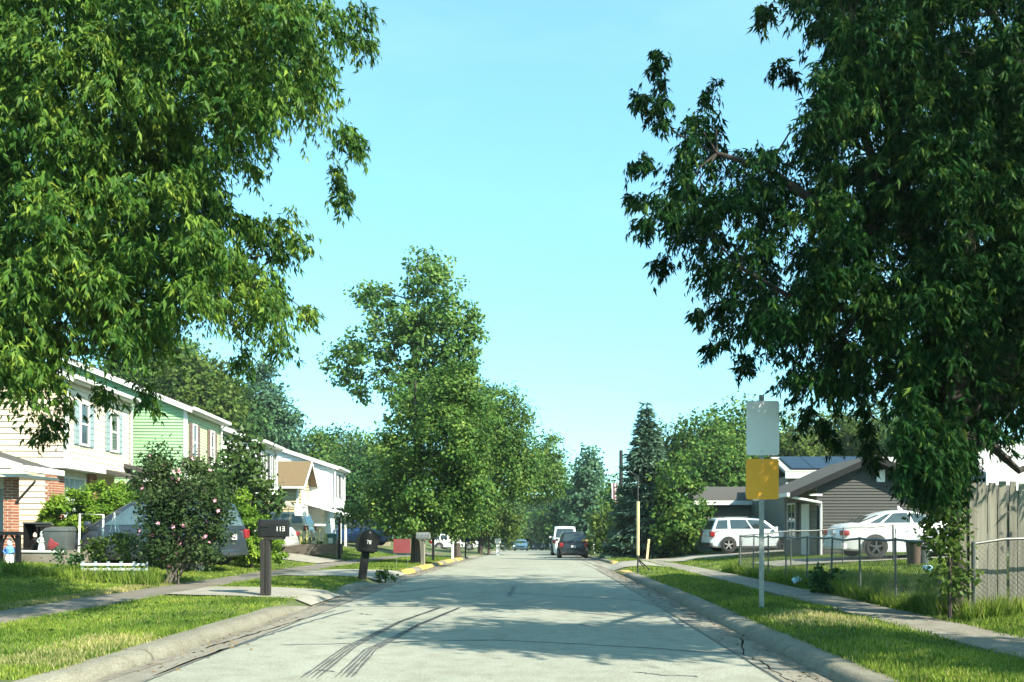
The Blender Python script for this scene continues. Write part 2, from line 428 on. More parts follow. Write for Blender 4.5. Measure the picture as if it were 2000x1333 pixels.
def conifer(name, label, cat, x, y, h, r, m, per=900, whorl=.42, leaf=.28, group=None, skirt=.3, narrow=1.0, droop=.28):
    z = gzf(x, y)
    t = thing(name, label, cat, (x, y, z), 0, group)
    PP, AA, NN = [], [], []
    nl = int((h - skirt) / whorl)
    for i in range(nl + 1):
        z0 = skirt + i * whorl + random.uniform(-.1, .1)
        fr = max(0.0, 1 - (z0 - skirt) / (h - skirt)) ** narrow
        rr = r * fr * random.uniform(.85, 1.12) + .08
        nb = max(5, int(5 + rr * 7))
        for k in range(nb):
            az = 2 * math.pi * (k + random.random() * .7) / nb; ln = rr * random.uniform(.68, 1.12)
            nn = max(5, int(per * ln / 30))
            u = rng.random(nn) ** .75
            wdt = .10 + .22 * ln * (1 - u) * u * 2.2
            lat = rng.normal(size=nn) * wdt
            d = np.array([math.cos(az), math.sin(az), 0]); q = np.array([-math.sin(az), math.cos(az), 0])
            zz = z0 - droop * ln * u + .16 * ln * u ** 3 + rng.normal(size=nn) * .06 - np.abs(lat) * .25
            PP.append(d * (ln * u)[:, None] + q * lat[:, None] + np.array([0, 0, 1.]) * zz[:, None])
            AA.append(d + q * (np.sign(lat) * .7)[:, None] + np.array([0, 0, -.25]) + rng.normal(size=(nn, 3)) * .35)
            NN.append(np.array([0, 0, 1.]) + d * .4 + rng.normal(size=(nn, 3)) * .45)
    p, a, n = np.concatenate(PP), np.concatenate(AA), np.concatenate(NN)
    leaf_part('crown', p, a, n, leaf * rng.uniform(.6, 1.2, len(p)), NEEDLE, m, t)
    MB().tube([(0, 0, -.1), (0, 0, h * .5), (0, 0, h * .98)], [r * .075 + .05, r * .045 + .03, .015], 8).build('trunk', m_bark, t, smooth=True)
    return t

def in_poly(x, y, poly):
    c = np.zeros(len(x), bool); n = len(poly)
    for i in range(n):
        x0, y0 = poly[i]; x1, y1 = poly[(i + 1) % n]
        k = (y0 > y) != (y1 > y)
        with np.errstate(divide='ignore', invalid='ignore'):
            c ^= k & (x < (x1 - x0) * (y - y0) / (y1 - y0 + 1e-12) + x0)
    return c
#--SETTING--
# ------------------------------------------------------------------ ground, road, kerbs, pavements
def grid_sheet(name, xs, ys, zf, m, kind='structure', parent=None, shift=None):
    X, Y = np.meshgrid(xs, ys)
    if shift: X = X + shift(X, Y)
    Z = zf(X, Y)
    v = np.stack([X.ravel(), Y.ravel(), Z.ravel()], 1)
    nx, ny = len(xs), len(ys)
    i = (np.arange(ny - 1)[:, None] * nx + np.arange(nx - 1)[None]).ravel()
    f = np.stack([i, i + 1, i + nx + 1, i + nx], 1)
    o = np_mesh(name, v, f, m, parent, smooth=True)
    if kind: o['kind'] = kind
    return o
def lump(x, y):
    return .5 * np.sin(x * 1.3 + 1.7 * np.sin(y * .7)) * np.sin(y * .9 + 1.1 * np.sin(x * .8)) + .3 * np.sin(x * 3.1 + y * 1.3) * np.sin(y * 2.3 - x * .9)
gx = np.unique(np.concatenate([_sx, np.arange(-20, 14, .5), np.arange(-60, 60, 4), np.arange(-300, 301, 40)]))
gy = np.unique(np.concatenate([np.arange(-30, 60, .75), np.arange(60, 240, 4), np.arange(240, 421, 20)]))
def ground_z(X, Y):
    away = np.clip(np.maximum(XL - .5 - X, X - rshift(Y) - XR - .5), 0, 1)
    return gz(X, Y) + lump(X, Y) * .025 * away
ground = grid_sheet('ground', gx, gy, ground_z, m_turf)
road = grid_sheet('road', np.linspace(XL - .02, XR + .02, 9), gy, lambda X, Y: prof(Y), m_road, shift=lambda X, Y: rshift(Y) * (X > 2.5))

# cracks sealed with tar, and two skid marks: thin strips lying on the road
def strip(name, pts, w, m, z=.004, jag=.03, taper=True, sub=6, parent=None):
    q = []
    for i in range(len(pts) - 1):
        for k in range(sub):
            f = k / sub
            q.append((pts[i][0] * (1 - f) + pts[i + 1][0] * f, pts[i][1] * (1 - f) + pts[i + 1][1] * f))
    q.append(pts[-1])
    q = [(a + random.uniform(-jag, jag), b + random.uniform(-jag, jag)) for a, b in q]
    v, f = [], []
    for i, (a, b) in enumerate(q):
        a0, b0 = q[max(i - 1, 0)]; a1, b1 = q[min(i + 1, len(q) - 1)]
        dx, dy = a1 - a0, b1 - b0; l = math.hypot(dx, dy) or 1
        ww = w * (random.uniform(.55, 1.25) if jag else 1) * (.25 if taper and i in (0, len(q) - 1) else 1)
        nx_, ny_ = -dy / l * ww / 2, dx / l * ww / 2
        v += [(a + nx_, b + ny_, float(prof(b + ny_)) + z), (a - nx_, b - ny_, float(prof(b - ny_)) + z)]
        if i: f.append((2 * i - 2, 2 * i - 1, 2 * i + 1, 2 * i))
    return np_mesh(name, v, f, m, parent)
def px_line(pts): return [GP(a, b) for a, b in pts]
cracks = [
    ([(550, 1260), (667, 1258), (762, 1255), (900, 1251), (975, 1251), (1087, 1256), (1187, 1262), (1257, 1265), (1325, 1271), (1400, 1275), (1452, 1278)], .05),
    ([(685, 1186), (850, 1184), (915, 1184), (995, 1183), (1100, 1194), (1262, 1208), (1305, 1204)], .045),
    ([(900, 1159), (1025, 1160), (1085, 1164), (1257, 1174), (1275, 1183)], .06),
    ([(300, 1322), (425, 1274), (482, 1255), (550, 1232), (612, 1212), (692, 1191)], .06),
    ([(400, 1268), (450, 1252), (525, 1230), (590, 1210), (657, 1192)], .04),
    ([(1405, 1204), (1450, 1243), (1452, 1278), (1482, 1293), (1524, 1318), (1560, 1340)], .022),
    ([(1305, 1204), (1318, 1215), (1335, 1226)], .06), ([(1318, 1215), (1352, 1218)], .06),
    ([(1005, 1145), (994, 1166)], .11), ([(1240, 1313), (1290, 1319), (1365, 1323)], .03),
    ([(1128, 1220), (1160, 1224)], .06), ([(760, 1158), (840, 1150), (880, 1144)], .09),
    ([(1010, 1122), (1110, 1126), (1190, 1130)], .08), ([(930, 1113), (1010, 1110)], .08), ([(880, 1132), (1040, 1131), (1170, 1139)], .07),
    ([(620, 1309), (650, 1312)], .04), ([(700, 1199), (726, 1202)], .05), ([(1180, 1112), (1215, 1124), (1240, 1140)], .08),
]
for pts, w in cracks:
    strip('sealed_crack', px_line(pts), w, m_tar, parent=road)
def skid_mat():
    m, t, b = nodes('skid_rubber')
    b.inputs['Base Color'].default_value = (.07, .075, .075, 1); b.inputs['Roughness'].default_value = .8
    tr = t.nodes.new('ShaderNodeBsdfTransparent'); mx = t.nodes.new('ShaderNodeMixShader')
    tcn = t.nodes.new('ShaderNodeTexCoord'); n = t.nodes.new('ShaderNodeTexNoise'); n.inputs['Scale'].default_value = 9; n.inputs['Detail'].default_value = 6
    r = t.nodes.new('ShaderNodeValToRGB'); r.color_ramp.elements[0].position = .3; r.color_ramp.elements[1].position = .55
    r.color_ramp.elements[0].color = (.15, .15, .15, 1); r.color_ramp.elements[1].color = (.85, .85, .85, 1)
    t.links.new(tcn.outputs['Object'], n.inputs['Vector']); t.links.new(n.outputs['Fac'], r.inputs[0]); t.links.new(r.outputs[0], mx.inputs[0])
    t.links.new(tr.outputs[0], mx.inputs[1]); t.links.new(b.outputs[0], mx.inputs[2]); t.links.new(mx.outputs[0], t.nodes['Material Output'].inputs[0])
    return m
m_skid = skid_mat()
for tr in ([(862, 1187), (782, 1215), (712, 1250), (683, 1265), (603, 1326)], [(900, 1187), (820, 1220), (760, 1252), (724, 1270), (671, 1324)]):
    base = px_line(tr)
    for k in range(4):
        off = (k - 1.5) * .052
        strip('skid_mark', [(a + off * (.25, .35, .6, .8, 1.0)[i], b) for i, (a, b) in enumerate(base)], .032, m_skid, z=.008, jag=.004, sub=8, parent=road)

# kerbs: cast sections with open joints between them
def kerb_section(side, y0, y1, m, parent, e0=0, e1=0):
    pr = [(0, -.15), (0, .005), (.03, .07), (.085, .112), (.14, .125), (.345, .12), (.345, -.15)]
    ys = np.linspace(y0 + .008, y1 - .008, 7); v = []; f = []; n = len(pr)
    jx = random.uniform(-.008, .008); jz = random.uniform(-.006, .006)
    for i, y in enumerate(ys):
        u = i / 6; h = 1.0
        if e0 and u < .5: h = min(h, .18 + u * 2)
        if e1 and u > .5: h = min(h, .18 + (1 - u) * 2)
        for (a, z) in pr:
            v.append(((XL - a + jx) if side < 0 else (XR + float(rshift(y)) + a + jx), y, float(prof(y)) + (z * h if z > 0 else z) + (jz if z > .05 else 0)))
    for i in range(6):
        for k in range(n - 1):
            f.append((i * n + k, i * n + k + 1, (i + 1) * n + k + 1, (i + 1) * n + k))
    f.append(tuple(range(n))); f.append(tuple(range(6 * n + n - 1, 6 * n - 1, -1)))
    return MB().add(v, f).build('kerb_section', m, parent, smooth=True)
kl = bpy.data.objects.new('kerb', None); col.objects.link(kl); kl['kind'] = 'structure'
kr = bpy.data.objects.new('kerb', None); col.objects.link(kr); kr['kind'] = 'structure'
def kerb_run(side, y0, y1, m, parent, e0=1, e1=1, step=3.05):
    n = max(1, round((y1 - y0) / step)); d = (y1 - y0) / n
    for i in range(n):
        kerb_section(side, y0 + i * d, y0 + (i + 1) * d, m, parent, e0 and i == 0, e1 and i == n - 1)
kerb_run(-1, 2.6, 14.9, m_kerb, kl, 0, 1)
kerb_run(-1, 17.2, 21.6, m_kerb, kl)
for i in range(12):                               # the yellow paint survives on some sections only
    kerb_section(-1, 26.4 + i * 1.716, 26.4 + (i + 1) * 1.716, m_kerb if i in (1, 4, 6, 9) else m_yellow, kl, i == 0, 0)
kerb_run(-1, 47, 62, m_kerb, kl, 0, 1)
kerb_run(-1, 66, 69, m_yellow, kl, 1, 1)
kerb_run(-1, 72, 112, m_kerb, kl, 1, 1, 6)
kerb_run(1, 2.6, 25.4, m_kerb, kr, 0, 0)
kerb_run(1, 25.4, 28.2, m_yellow, kr, 0, 1)
kerb_run(1, 36.5, 38.5, m_yellow, kr, 1, 0)
kerb_run(1, 38.5, 112, m_kerb, kr, 0, 1, 6)
# gutter pans beside the kerbs with grit along them
gl = grid_sheet('gutter', np.array([XL, XL + .2, XL + .46]), np.arange(2, 112, .8), lambda X, Y: prof(Y) + .004, m_walk)
gr = grid_sheet('gutter', np.array([XR - .5, XR - .2, XR]), np.arange(2, 112, .8), lambda X, Y: prof(Y) + .004, m_walk, shift=lambda X, Y: rshift(Y))
for side, x0 in ((-1, XL), (1, XR)):
    par = gl if side < 0 else gr
    strip('seam', [(x0 - side * .48, y) for y in np.arange(4, 60, 2.0)], .018, m_tar, z=.009, jag=.015, sub=4, parent=par)
    y = 7.0
    while y < 50:
        l = random.uniform(1.0, 4.0)
        strip('grit', [(x0 - side * random.uniform(.04, .13), yy) for yy in np.arange(y, y + l, .5)], random.uniform(.10, .26), m_dirt, z=.008, jag=.03, sub=2, parent=par)
        y += l + random.uniform(-.2, 1.4)

# pavements of slabs
def slab_walk(name, x0, x1, y0, y1, step, mw=m_walk):
    o = bpy.data.objects.new(name, None); col.objects.link(o); o['kind'] = 'structure'
    y = y0
    while y < y1:
        ya, yb = y + .01, y + step - .01; t = random.uniform(-.008, .012)
        a, b = x0 + random.uniform(-.015, .015), x1 + random.uniform(-.015, .015)
        xa = .5 * (x0 + x1)
        za, zb = gzf(xa, ya) + .022 + t, gzf(xa, yb) + .022 + random.uniform(-.006, .008)
        mb = MB().prism([(a, ya, za - .12), (b, ya, za - .12), (b, yb, zb - .12), (a, yb, zb - .12)], [(a, ya, za), (b, ya, za), (b, yb, zb), (a, yb, zb)])
        mb.build('slab', mw, o, bevel=.008, seg=1)
        y += step
    return o
slab_walk('sidewalk', -8.05, -6.95, 5, 62, 1.5, m_walk2)
slab_walk('sidewalk', 4.86, 5.84, 4, 50, 1.5)
# driveways and aprons draped over the ground
def drape(name, poly_x, poly_y, m, lift=.03, nx=10, ny=8):
    (xa, xb), (ya0, ya1, yb0, yb1) = poly_x, poly_y     # from x=xa (ya0..ya1) to x=xb (yb0..yb1)
    v = []; f = []
    for i in range(nx + 1):
        u = i / nx; x = xa + (xb - xa) * u
        for k in range(ny + 1):
            w = k / ny; y = (ya0 + (yb0 - ya0) * u) * (1 - w) + (ya1 + (yb1 - ya1) * u) * w
            v.append((x, y, float(ground_z(np.array(x), np.array(y))) + lift))
            if i and k: f.append(((i - 1) * (ny + 1) + k - 1, i * (ny + 1) + k - 1, i * (ny + 1) + k, (i - 1) * (ny + 1) + k))
    o = np_mesh(name, v, f, m, None, smooth=True); o['kind'] = 'structure'
    return o
drape('driveway', (XL - .02, -6.93), (15.0, 17.2, 15.4, 17.6), m_drive)
drape('driveway', (XL - .02, -6.93), (21.8, 26.2, 22.4, 25.8), m_drive)
drape('driveway', (-8.07, -14.0), (30.5, 35.0, 30.5, 35.0), m_drive)
drape('driveway', (XR + .02, 4.76), (28.6, 36.2, 29.4, 36.0), m_drive)
drape('driveway', (5.9, 15.0), (36.0, 41.8, 37.5, 42), m_drive)
drape('driveway', (7.5, 15.5), (25.2, 28.6, 25.2, 28.6), m_drive)

# ------------------------------------------------------------------ grass
def blades(name, n, xr, yr, hmin, hmax, m, accept=None, pw=1.7, width=.0065):
    u = rng.random(n); a, b = yr[0] ** (1 - pw), yr[1] ** (1 - pw)
    y = (a + (b - a) * u) ** (1 / (1 - pw)); x = rng.uniform(xr[0], xr[1], n)
    keep = np.ones(n, bool)
    edge = rng.normal(size=n) * .045 + .05 * np.sin(y * 3.7 + x) * np.sin(y * 1.3)
    keep &= ~((x > -8.05 + edge) & (x < -6.95 + edge) & (y < 62))
    keep &= ~((x > 4.90 + edge) & (x < 5.80 + edge) & (y < 50))
    for (xa, xb, ya, yb) in ((-6.95, -4, 15.2, 17.4), (-6.95, -4, 22.1, 26.0), (-14, -8, 30.5, 35), (2.7, 4.8, 28.9, 36.1), (5.9, 15, 37, 41.8), (7.5, 15.5, 25.2, 28.6)):
        keep &= ~((x > xa + edge) & (x < xb + edge) & (y > ya + edge) & (y < yb + edge))
    ragged = .045 * np.sin(y * 5.1 + 2 * np.sin(y * 1.7)) + .03 * np.sin(y * 13.0)
    keep &= (x < XL - .29 + edge + ragged) | (x > XR + rshift(y) + .29 + edge - ragged)
    if accept is not None: keep &= accept(x, y)
    l = lump(x * .9, y * .9)
    keep &= rng.random(n) < np.clip(.88 + .4 * l, .4, 1)
    x, y, l = x[keep], y[keep], l[keep]; n = len(x)
    z = ground_z(x, y)
    h = rng.uniform(hmin, hmax, n) * np.clip(1 + .55 * l, .5, 1.6)
    w = width * (1 + y / 14) * rng.uniform(.7, 1.3, n)
    az = rng.uniform(0, 2 * math.pi, n); ln = rng.uniform(.1, .75, n) * h; la = rng.uniform(0, 2 * math.pi, n)
    cx, sx_ = np.cos(az) * w, np.sin(az) * w
    v = np.empty((n, 3, 3))
    v[:, 0] = np.stack([x - cx, y - sx_, z - .01], 1); v[:, 1] = np.stack([x + cx, y + sx_, z - .01], 1)
    v[:, 2] = np.stack([x + np.cos(la) * ln, y + np.sin(la) * ln, z + h], 1)
    o = np_mesh(name, v.reshape(-1, 3), np.arange(n * 3).reshape(-1, 3), m)
    o['kind'] = 'stuff'
    return o
blades('grass', 420000, (-17, XL - .3), (7, 48), .03, .062, m_blade)
blades('grass', 290000, (XR + .28, 15), (6.5, 48), .03, .065, m_blade)
blades('dry_grass', 9000, (3.2, 4.75), (9.6, 12.8), .03, .09, m_dryblade, lambda x, y: ((x - 3.95) / .7) ** 2 + ((y - 11.3) / 1.0) ** 2 < rng.random(len(x)) * 1.3)
blades('dry_grass', 9000, (-8.35, -7.98), (9, 18), .03, .07, m_dryblade)
blades('dry_grass', 3500, (-5.2, -4.3), (7.5, 9.6), .03, .08, m_dryblade)
# broad leafed weeds in the lawn, and dead leaves and grit in the gutters
def weeds(name, n, xr, yr, m):
    y = rng.uniform(yr[0], yr[1], n); x = rng.uniform(xr[0], xr[1], n)
    k = ~((x > -8.2) & (x < -6.8)) & ~((x > 4.6) & (x < 6.0)) & ~((x > -7) & (y > 14.6) & (y < 17.8)) & ~((x > -7) & (y > 21.6)); x, y = x[k], y[k]; n = len(x)
    q = 7; a = rng.uniform(0, 6.28, (n, q)); X = np.repeat(x, q); Y = np.repeat(y, q); a = a.ravel()
    pos = np.stack([X, Y, ground_z(X, Y) + .01], 1); ax = np.stack([np.cos(a), np.sin(a), rng.uniform(.3, 1.1, n * q)], 1)
    nr = np.stack([-np.cos(a), -np.sin(a), np.full(n * q, 1.2)], 1)
    v, f = leaf_arrays(pos, ax, nr, rng.uniform(.04, .09, n * q), OVAL)
    np_mesh(name, v, f, m)['kind'] = 'stuff'
weeds('weeds', 420, (-13, XL - .45), (7.5, 24), m_green1)
weeds('weeds', 260, (XR + .45, 9), (7, 24), m_green1)
m_litter = M('dead_leaf', (.13, .085, .035), .9, .4, 3)
def litter(n, xc, sd, yr):
    y = rng.uniform(yr[0], yr[1], n); x = xc + np.abs(rng.normal(size=n)) * sd
    x = x + np.where(x > XR - 1, rshift(y), 0)
    pos = np.stack([x, y, prof(y) + .014], 1); a = rng.uniform(0, 6.28, n)
    v, f = leaf_arrays(pos, np.stack([np.cos(a), np.sin(a), rng.normal(size=n) * .15], 1), np.stack([rng.normal(size=n) * .3, rng.normal(size=n) * .3, np.ones(n)], 1), rng.uniform(.02, .075, n), OVAL)
    np_mesh('leaf_litter', v, f, m_litter)['kind'] = 'stuff'
litter(420, XL + .02, .22, (8, 32)); litter(500, XL + .02, .45, (26, 48)); litter(420, XR - .02, -.22, (7, 28))
# taller weeds along the chain fence and on the gaps of the kerb
blades('tall_grass', 9000, (5.95, 6.35), (12, 26), .14, .34, m_blade, pw=1.2)
blades('tall_grass', 4000, (6.0, 10), (11.2, 11.75), .10, .30, m_blade, pw=1.2)
blades('tall_grass', 3500, (-12, -7.9), (17.2, 18.0), .12, .34, m_blade, pw=1.2)
#--BUILDINGS--
# ------------------------------------------------------------------ buildings
def plank_wall(parent, a, b, nrm, z0, z1, course, m, clip=None, single=True, name='siding_plank', lap=.045):
    """horizontal lap siding from a to b (local xy); clip(z) -> (s0, s1) in 0..1 limits a course under a slope"""
    a = Vector(a).to_2d(); b = Vector(b).to_2d(); L_ = (b - a).length; nn = Vector(nrm).to_2d().normalized()
    n = max(1, round((z1 - z0) / course)); d = (z1 - z0) / n; big = MB()
    for i in range(n):
        za, zb = z0 + i * d, z0 + (i + 1) * d
        s = [(0, 1), (0, 1)]
        if clip:
            s = [clip(za), clip(zb)]
            if s[0][1] - s[0][0] < .01: break
            if s[1][1] - s[1][0] < .005: s[1] = ((s[1][0] + s[1][1]) / 2 - .003, (s[1][0] + s[1][1]) / 2 + .003)
        def q(sv, off, z): p = a.lerp(b, sv) + nn * off; return (p.x, p.y, z)
        lap = min(lap, course * .24); lo, hi = lap + random.uniform(0, .004), .004
        base = [q(s[0][0], -.03, za + .05 * course), q(s[0][1], -.03, za + .05 * course), q(s[0][1], lo, za + .05 * course), q(s[0][0], lo, za + .05 * course)]
        top = [q(s[1][0], -.03, zb), q(s[1][1], -.03, zb), q(s[1][1], hi, zb), q(s[1][0], hi, zb)]
        if single: MB().prism(base, top).build(name, m, parent)
        else: big.prism(base, top)
    if not single and big.v: return big.build('siding', m, parent)
def slab_quad(p, th):
    """four corner points (roof plane, counted round) given a thickness downwards"""
    p = [Vector(v) for v in p]
    return MB().prism([v - Vector((0, 0, th)) for v in p], p)
def window(parent, c, along, nrm, w, h, m_frame, m_pane, shutters=None, sw=.3, sash=True, mull=0):
    c = Vector(c); u = Vector(along).normalized(); n = Vector(nrm).normalized(); up = Vector((0, 0, 1))
    def bx(s0, s1, z0, z1, d0, d1):
        base = [c + u * s0 + n * d0 + up * z0, c + u * s1 + n * d0 + up * z0, c + u * s1 + n * d1 + up * z0, c + u * s0 + n * d1 + up * z0]
        return base, [v + up * (z1 - z0) for v in base]
    fr = MB(); t = .07
    for r in ((-w / 2, -w / 2 + t, -h / 2, h / 2), (w / 2 - t, w / 2, -h / 2, h / 2), (-w / 2 + t, w / 2 - t, h / 2 - t, h / 2), (-w / 2 + t, w / 2 - t, -h / 2, -h / 2 + t)):
        fr.prism(*bx(*r, .0, .075))
    f = fr.build('window_frame', m_frame, parent)
    MB().prism(*bx(-w / 2 + t, w / 2 - t, -h / 2 + t, h / 2 - t, .0, .040)).build('pane', m_pane, f)
    s = MB()
    if sash: s.prism(*bx(-w / 2 + t, w / 2 - t, -.03, .03, .042, .065))
    for k in range(mull): s.prism(*bx(-w / 2 + t + (w - 2 * t) * (k + 1) / (mull + 1) - .015, -w / 2 + t + (w - 2 * t) * (k + 1) / (mull + 1) + .015, -h / 2 + t, h / 2 - t, .042, .062))
    if s.v: s.build('sash_bar', m_frame, f)
    if shutters:
        for sd in (-1, 1):
            x0 = sd * (w / 2 + .03 + sw / 2)
            sm = MB().prism(*bx(x0 - sw / 2, x0 + sw / 2, -h / 2, h / 2, .032, .058))
            for k in range(7):
                z = -h / 2 + (k + .5) * h / 7
                sm.prism(*bx(x0 - sw / 2 + .04, x0 + sw / 2 - .04, z - h / 20, z + h / 20, .060, .070))
            sm.build('shutter', shutters, parent)
def townhouse(name, label, corner, theta, ln, depth, z_eave, z_over, ground, pitch, m_gable, m_front, m_roof, single, windows, over=.55, group=None, course=.2, lower=True, shut=m_shut, ridge_frac=.5, frame=m_trim, pane=m_glass, eave_out=.30, winw=.62, winh=1.38, lap=.04):
    """two storey house: local x towards the road, local y along the road; ridge along the road; its gable looks at the camera"""
    t = thing(name, label, 'house', (corner[0], corner[1], 0), theta, group)
    rise = lambda s: z_eave + pitch * depth * (s / ridge_frac if s < ridge_frac else (1 - s) / (1 - ridge_frac)) * ridge_frac
    # s runs 0 at the front (x=0) to 1 at the back (x=-depth)
    MB().prism([(-.04, .04, z_over), (-.04, ln - .04, z_over), (-depth + .04, ln - .04, z_over), (-depth + .04, .04, z_over)],
               [(-.04, .04, z_eave - .02), (-.04, ln - .04, z_eave - .02), (-depth + .04, ln - .04, z_eave - .02), (-depth + .04, .04, z_eave - .02)]).build('wall_core', m_front, t)
    zr = z_eave + pitch * depth * ridge_frac
    xr = -depth * ridge_frac
    MB().prism([(-.05, .04, z_eave - .05), (-depth + .05, .04, z_eave - .05), (xr, .04, zr - .06)], [(-.05, ln - .04, z_eave - .05), (-depth + .05, ln - .04, z_eave - .05), (xr, ln - .04, zr - .06)]).build('gable_core', m_gable, t)
    plank_wall(t, (0, 0), (-depth, 0), (0, -1), z_over, z_eave, course, m_gable, None, single, lap=lap)
    def clip(z):
        k = (z - z_eave) / max(pitch * depth, 1e-6)
        return (min(k, ridge_frac), max(1 - k * (1 - ridge_frac) / ridge_frac, ridge_frac))
    plank_wall(t, (0, 0), (-depth, 0), (0, -1), z_eave, zr - .08, course, m_gable, clip, single, lap=lap)
    MB().tube([(e_ + .06, ln - .12, z_eave - .1) if i == 0 else (.10, ln - .12, z_eave - .1 - i * .25) for i, e_ in ((0, eave_out), (1, 0))] + [(.10, ln - .12, z_over + .02)], .038, 8).build('downspout', m_trim, t, smooth=True)
    plank_wall(t, (0, 0), (0, ln), (1, 0), z_over, z_eave, course, m_front, None, single, lap=.018)
    # corner boards, soffit of the overhang
    MB().box(-.07, .045, -.045, .07, z_over, z_eave - .03).build('corner_board', m_trim, t)
    MB().box(-.07, .045, ln - .07, ln + .045, z_over, z_eave - .03).build('corner_board', m_trim, t)
    # roof: two slopes
    e = eave_out; g = .22; ze = z_eave - pitch * e
    rf = slab_quad([(e, -g, ze + .12), (e, ln + g, ze + .12), (xr, ln + g, zr + .12), (xr, -g, zr + .12)], .10)
    rf.prism([(-depth - e, -g, ze + .02), (xr - .002, -g, zr + .02), (xr - .002, ln + g, zr + .02), (-depth - e, ln + g, ze + .02)], [(-depth - e, -g, ze + .12), (xr - .002, -g, zr + .12), (xr - .002, ln + g, zr + .12), (-depth - e, ln + g, ze + .12)])
    roof = rf.build('roof', m_roof, t)
    rk = MB()
    for x0, x1 in ((e, xr), (-depth - e, xr)):
        rk.prism([(x0, -g - .025, ze - .12), (x0, -g - .002, ze - .12), (x0, -g - .002, ze + .08), (x0, -g - .025, ze + .08)], [(x1, -g - .025, zr - .12), (x1, -g - .002, zr - .12), (x1, -g - .002, zr + .08), (x1, -g - .025, zr + .08)])
    rk.build('rake_board', m_trim, t)
    MB().box(e + .003, e + .12, -g, ln + g, ze - .03, ze + .10).build('gutter', m_trim, t, bevel=.025)
    MB().box(.05, e, -g + .02, ln + g - .02, ze - .06, ze - .03).build('soffit', m_trim, t)
    for (yy, zz) in windows:
        window(t, (.0, yy, zz), (0, 1, 0), (1, 0, 0), winw, winh, frame, pane, shut)
    if lower:
        MB().prism([(-over, .03, ground - .6), (-over, ln, ground - .6), (-depth, ln, ground - .6), (-depth, .03, ground - .6)], [(-over, .03, z_over - .01), (-over, ln, z_over - .01), (-depth, ln, z_over - .01), (-depth, .03, z_over - .01)]).build('lower_core', m_front, t)
        plank_wall(t, (-over, 0), (-depth, 0), (0, -1), ground - .3, z_over - .16, course, m_gable, None, single, lap=lap)
        MB().box(-depth, .03, -.04, ln + .03, z_over - .15, z_over - .005).build('band_board', m_trim, t)
    return t

TH = R(4)
h1 = P(130, 905, 25.0)
house1 = townhouse('siding_house', 'cream two storey house with grey blue shutters and brick corner, behind the yew bush', (h1.x, 25.0), TH, 4.6, 7.2, 6.12, 3.43, .55, .40, m_cream, m_creamw, m_shingleg, True, [(1.05, 4.75), (3.2, 4.75)], over=.55, course=.18, lap=.026)
def child_box(name, m, parent, *a, **k): return MB().box(*a).build(name, m, parent, **k)
# its ground floor front: brick pier, picture window, door and hood
child_box('brick_pier', m_brick, house1, -.62, -.36, -.02, .62, .2, 3.27)
window(house1, (-.55, 1.55, 2.35), (0, 1, 0), (1, 0, 0), 1.5, 1.5, m_trim, m_glassb, None, mull=3)
child_box('brick_pier', m_brick, house1, -.62, -.45, 2.5, 3.0, .2, 3.27)
child_box('door', m_shutb, house1, -.56, -.49, 3.15, 4.05, .45, 2.75)
slab_quad([(1.15, 2.6, 3.12), (1.15, 5.6, 3.12), (-.2, 5.6, 3.5), (-.2, 2.6, 3.5)], .12).build('hood_roof', m_shingleg, house1)
child_box('hood_fascia', m_trim, house1, 1.152, 1.22, 2.58, 5.62, 2.92, 3.14)
h2 = P(363, 797, 30.7)
house2 = townhouse('siding_house', 'mint green two storey house with narrow windows and dark brown shutters', (h2.x, 30.7), TH, 4.1, 8.6, 6.0, 3.2, .5, .40, m_greens, m_greenw, m_shingleg, True, [(.85, 4.75), (2.95, 4.75)], course=.115, shut=m_shutb, winw=.5, winh=1.42)
slab_quad([(1.0, -1.6, 2.95), (1.0, 2.4, 2.95), (-1.6, 2.4, 3.75), (-1.6, -1.6, 3.75)], .14).build('porch_roof', m_shingleg, house2)
child_box('porch_fascia', m_trim, house2, 1.002, 1.06, -1.62, 2.42, 2.75, 2.97)
h3 = P(502, 860, 36.0)
house3 = townhouse('siding_house', 'bright white two storey house with dark shutters beyond the mint green house', (h3.x, 36.0), TH, 3.3, 7.6, 5.35, 3.05, .4, .36, m_whites, m_whites, m_shingleg, False, [(.7, 4.15), (2.3, 4.15)], shut=m_shutd, winw=.5, winh=1.5)
slab_quad([(1.3, 1.5, 2.55), (1.3, 4.2, 2.55), (-.4, 4.2, 2.95), (-.4, 1.5, 2.95)], .12).build('porch_roof', m_shinglew, house3)
child_box('porch_fascia', m_trim, house3, 1.302, 1.36, 1.48, 4.22, 2.05, 2.57)
h5 = P(652, 912, 50.0)
house5 = townhouse('siding_house', 'far white two storey house with wide gable behind the brown roofed house', (h5.x, 50.0), TH, 3.6, 7.2, 5.25, 2.9, .3, .33, m_whites, m_whites, m_shinglew, False, [(1.0, 4.15), (2.45, 4.15)], shut=m_shutd, winw=.45, winh=1.45)
child_box('downspout', m_trim, house5, .06, .14, -.14, -.06, .4, 5.0)
slab_quad([(1.0, -1.6, 2.35), (1.0, 1.4, 2.35), (-3.2, 1.4, 3.55), (-3.2, -1.6, 3.55)], .14).build('porch_roof', m_trim, house5)
for yy in (-1.4, .6): child_box('porch_post', m_trim, house5, .55, .67, yy, yy + .12, .0, 2.3)
child_box('gable_vent', m_trim, house5, -3.75, -3.35, -.05, -.032, 6.1, 6.5)
h6 = P(712, 935, 66.0)
townhouse('siding_house', 'farthest white house of the row, mostly hidden behind leaves', (h6.x, 66.0), TH, 4.0, 7.0, 5.3, 2.8, 0, .33, m_whites, m_whites, m_shinglew, False, [(1.0, 4.1), (2.7, 4.1)], shut=m_shutd)

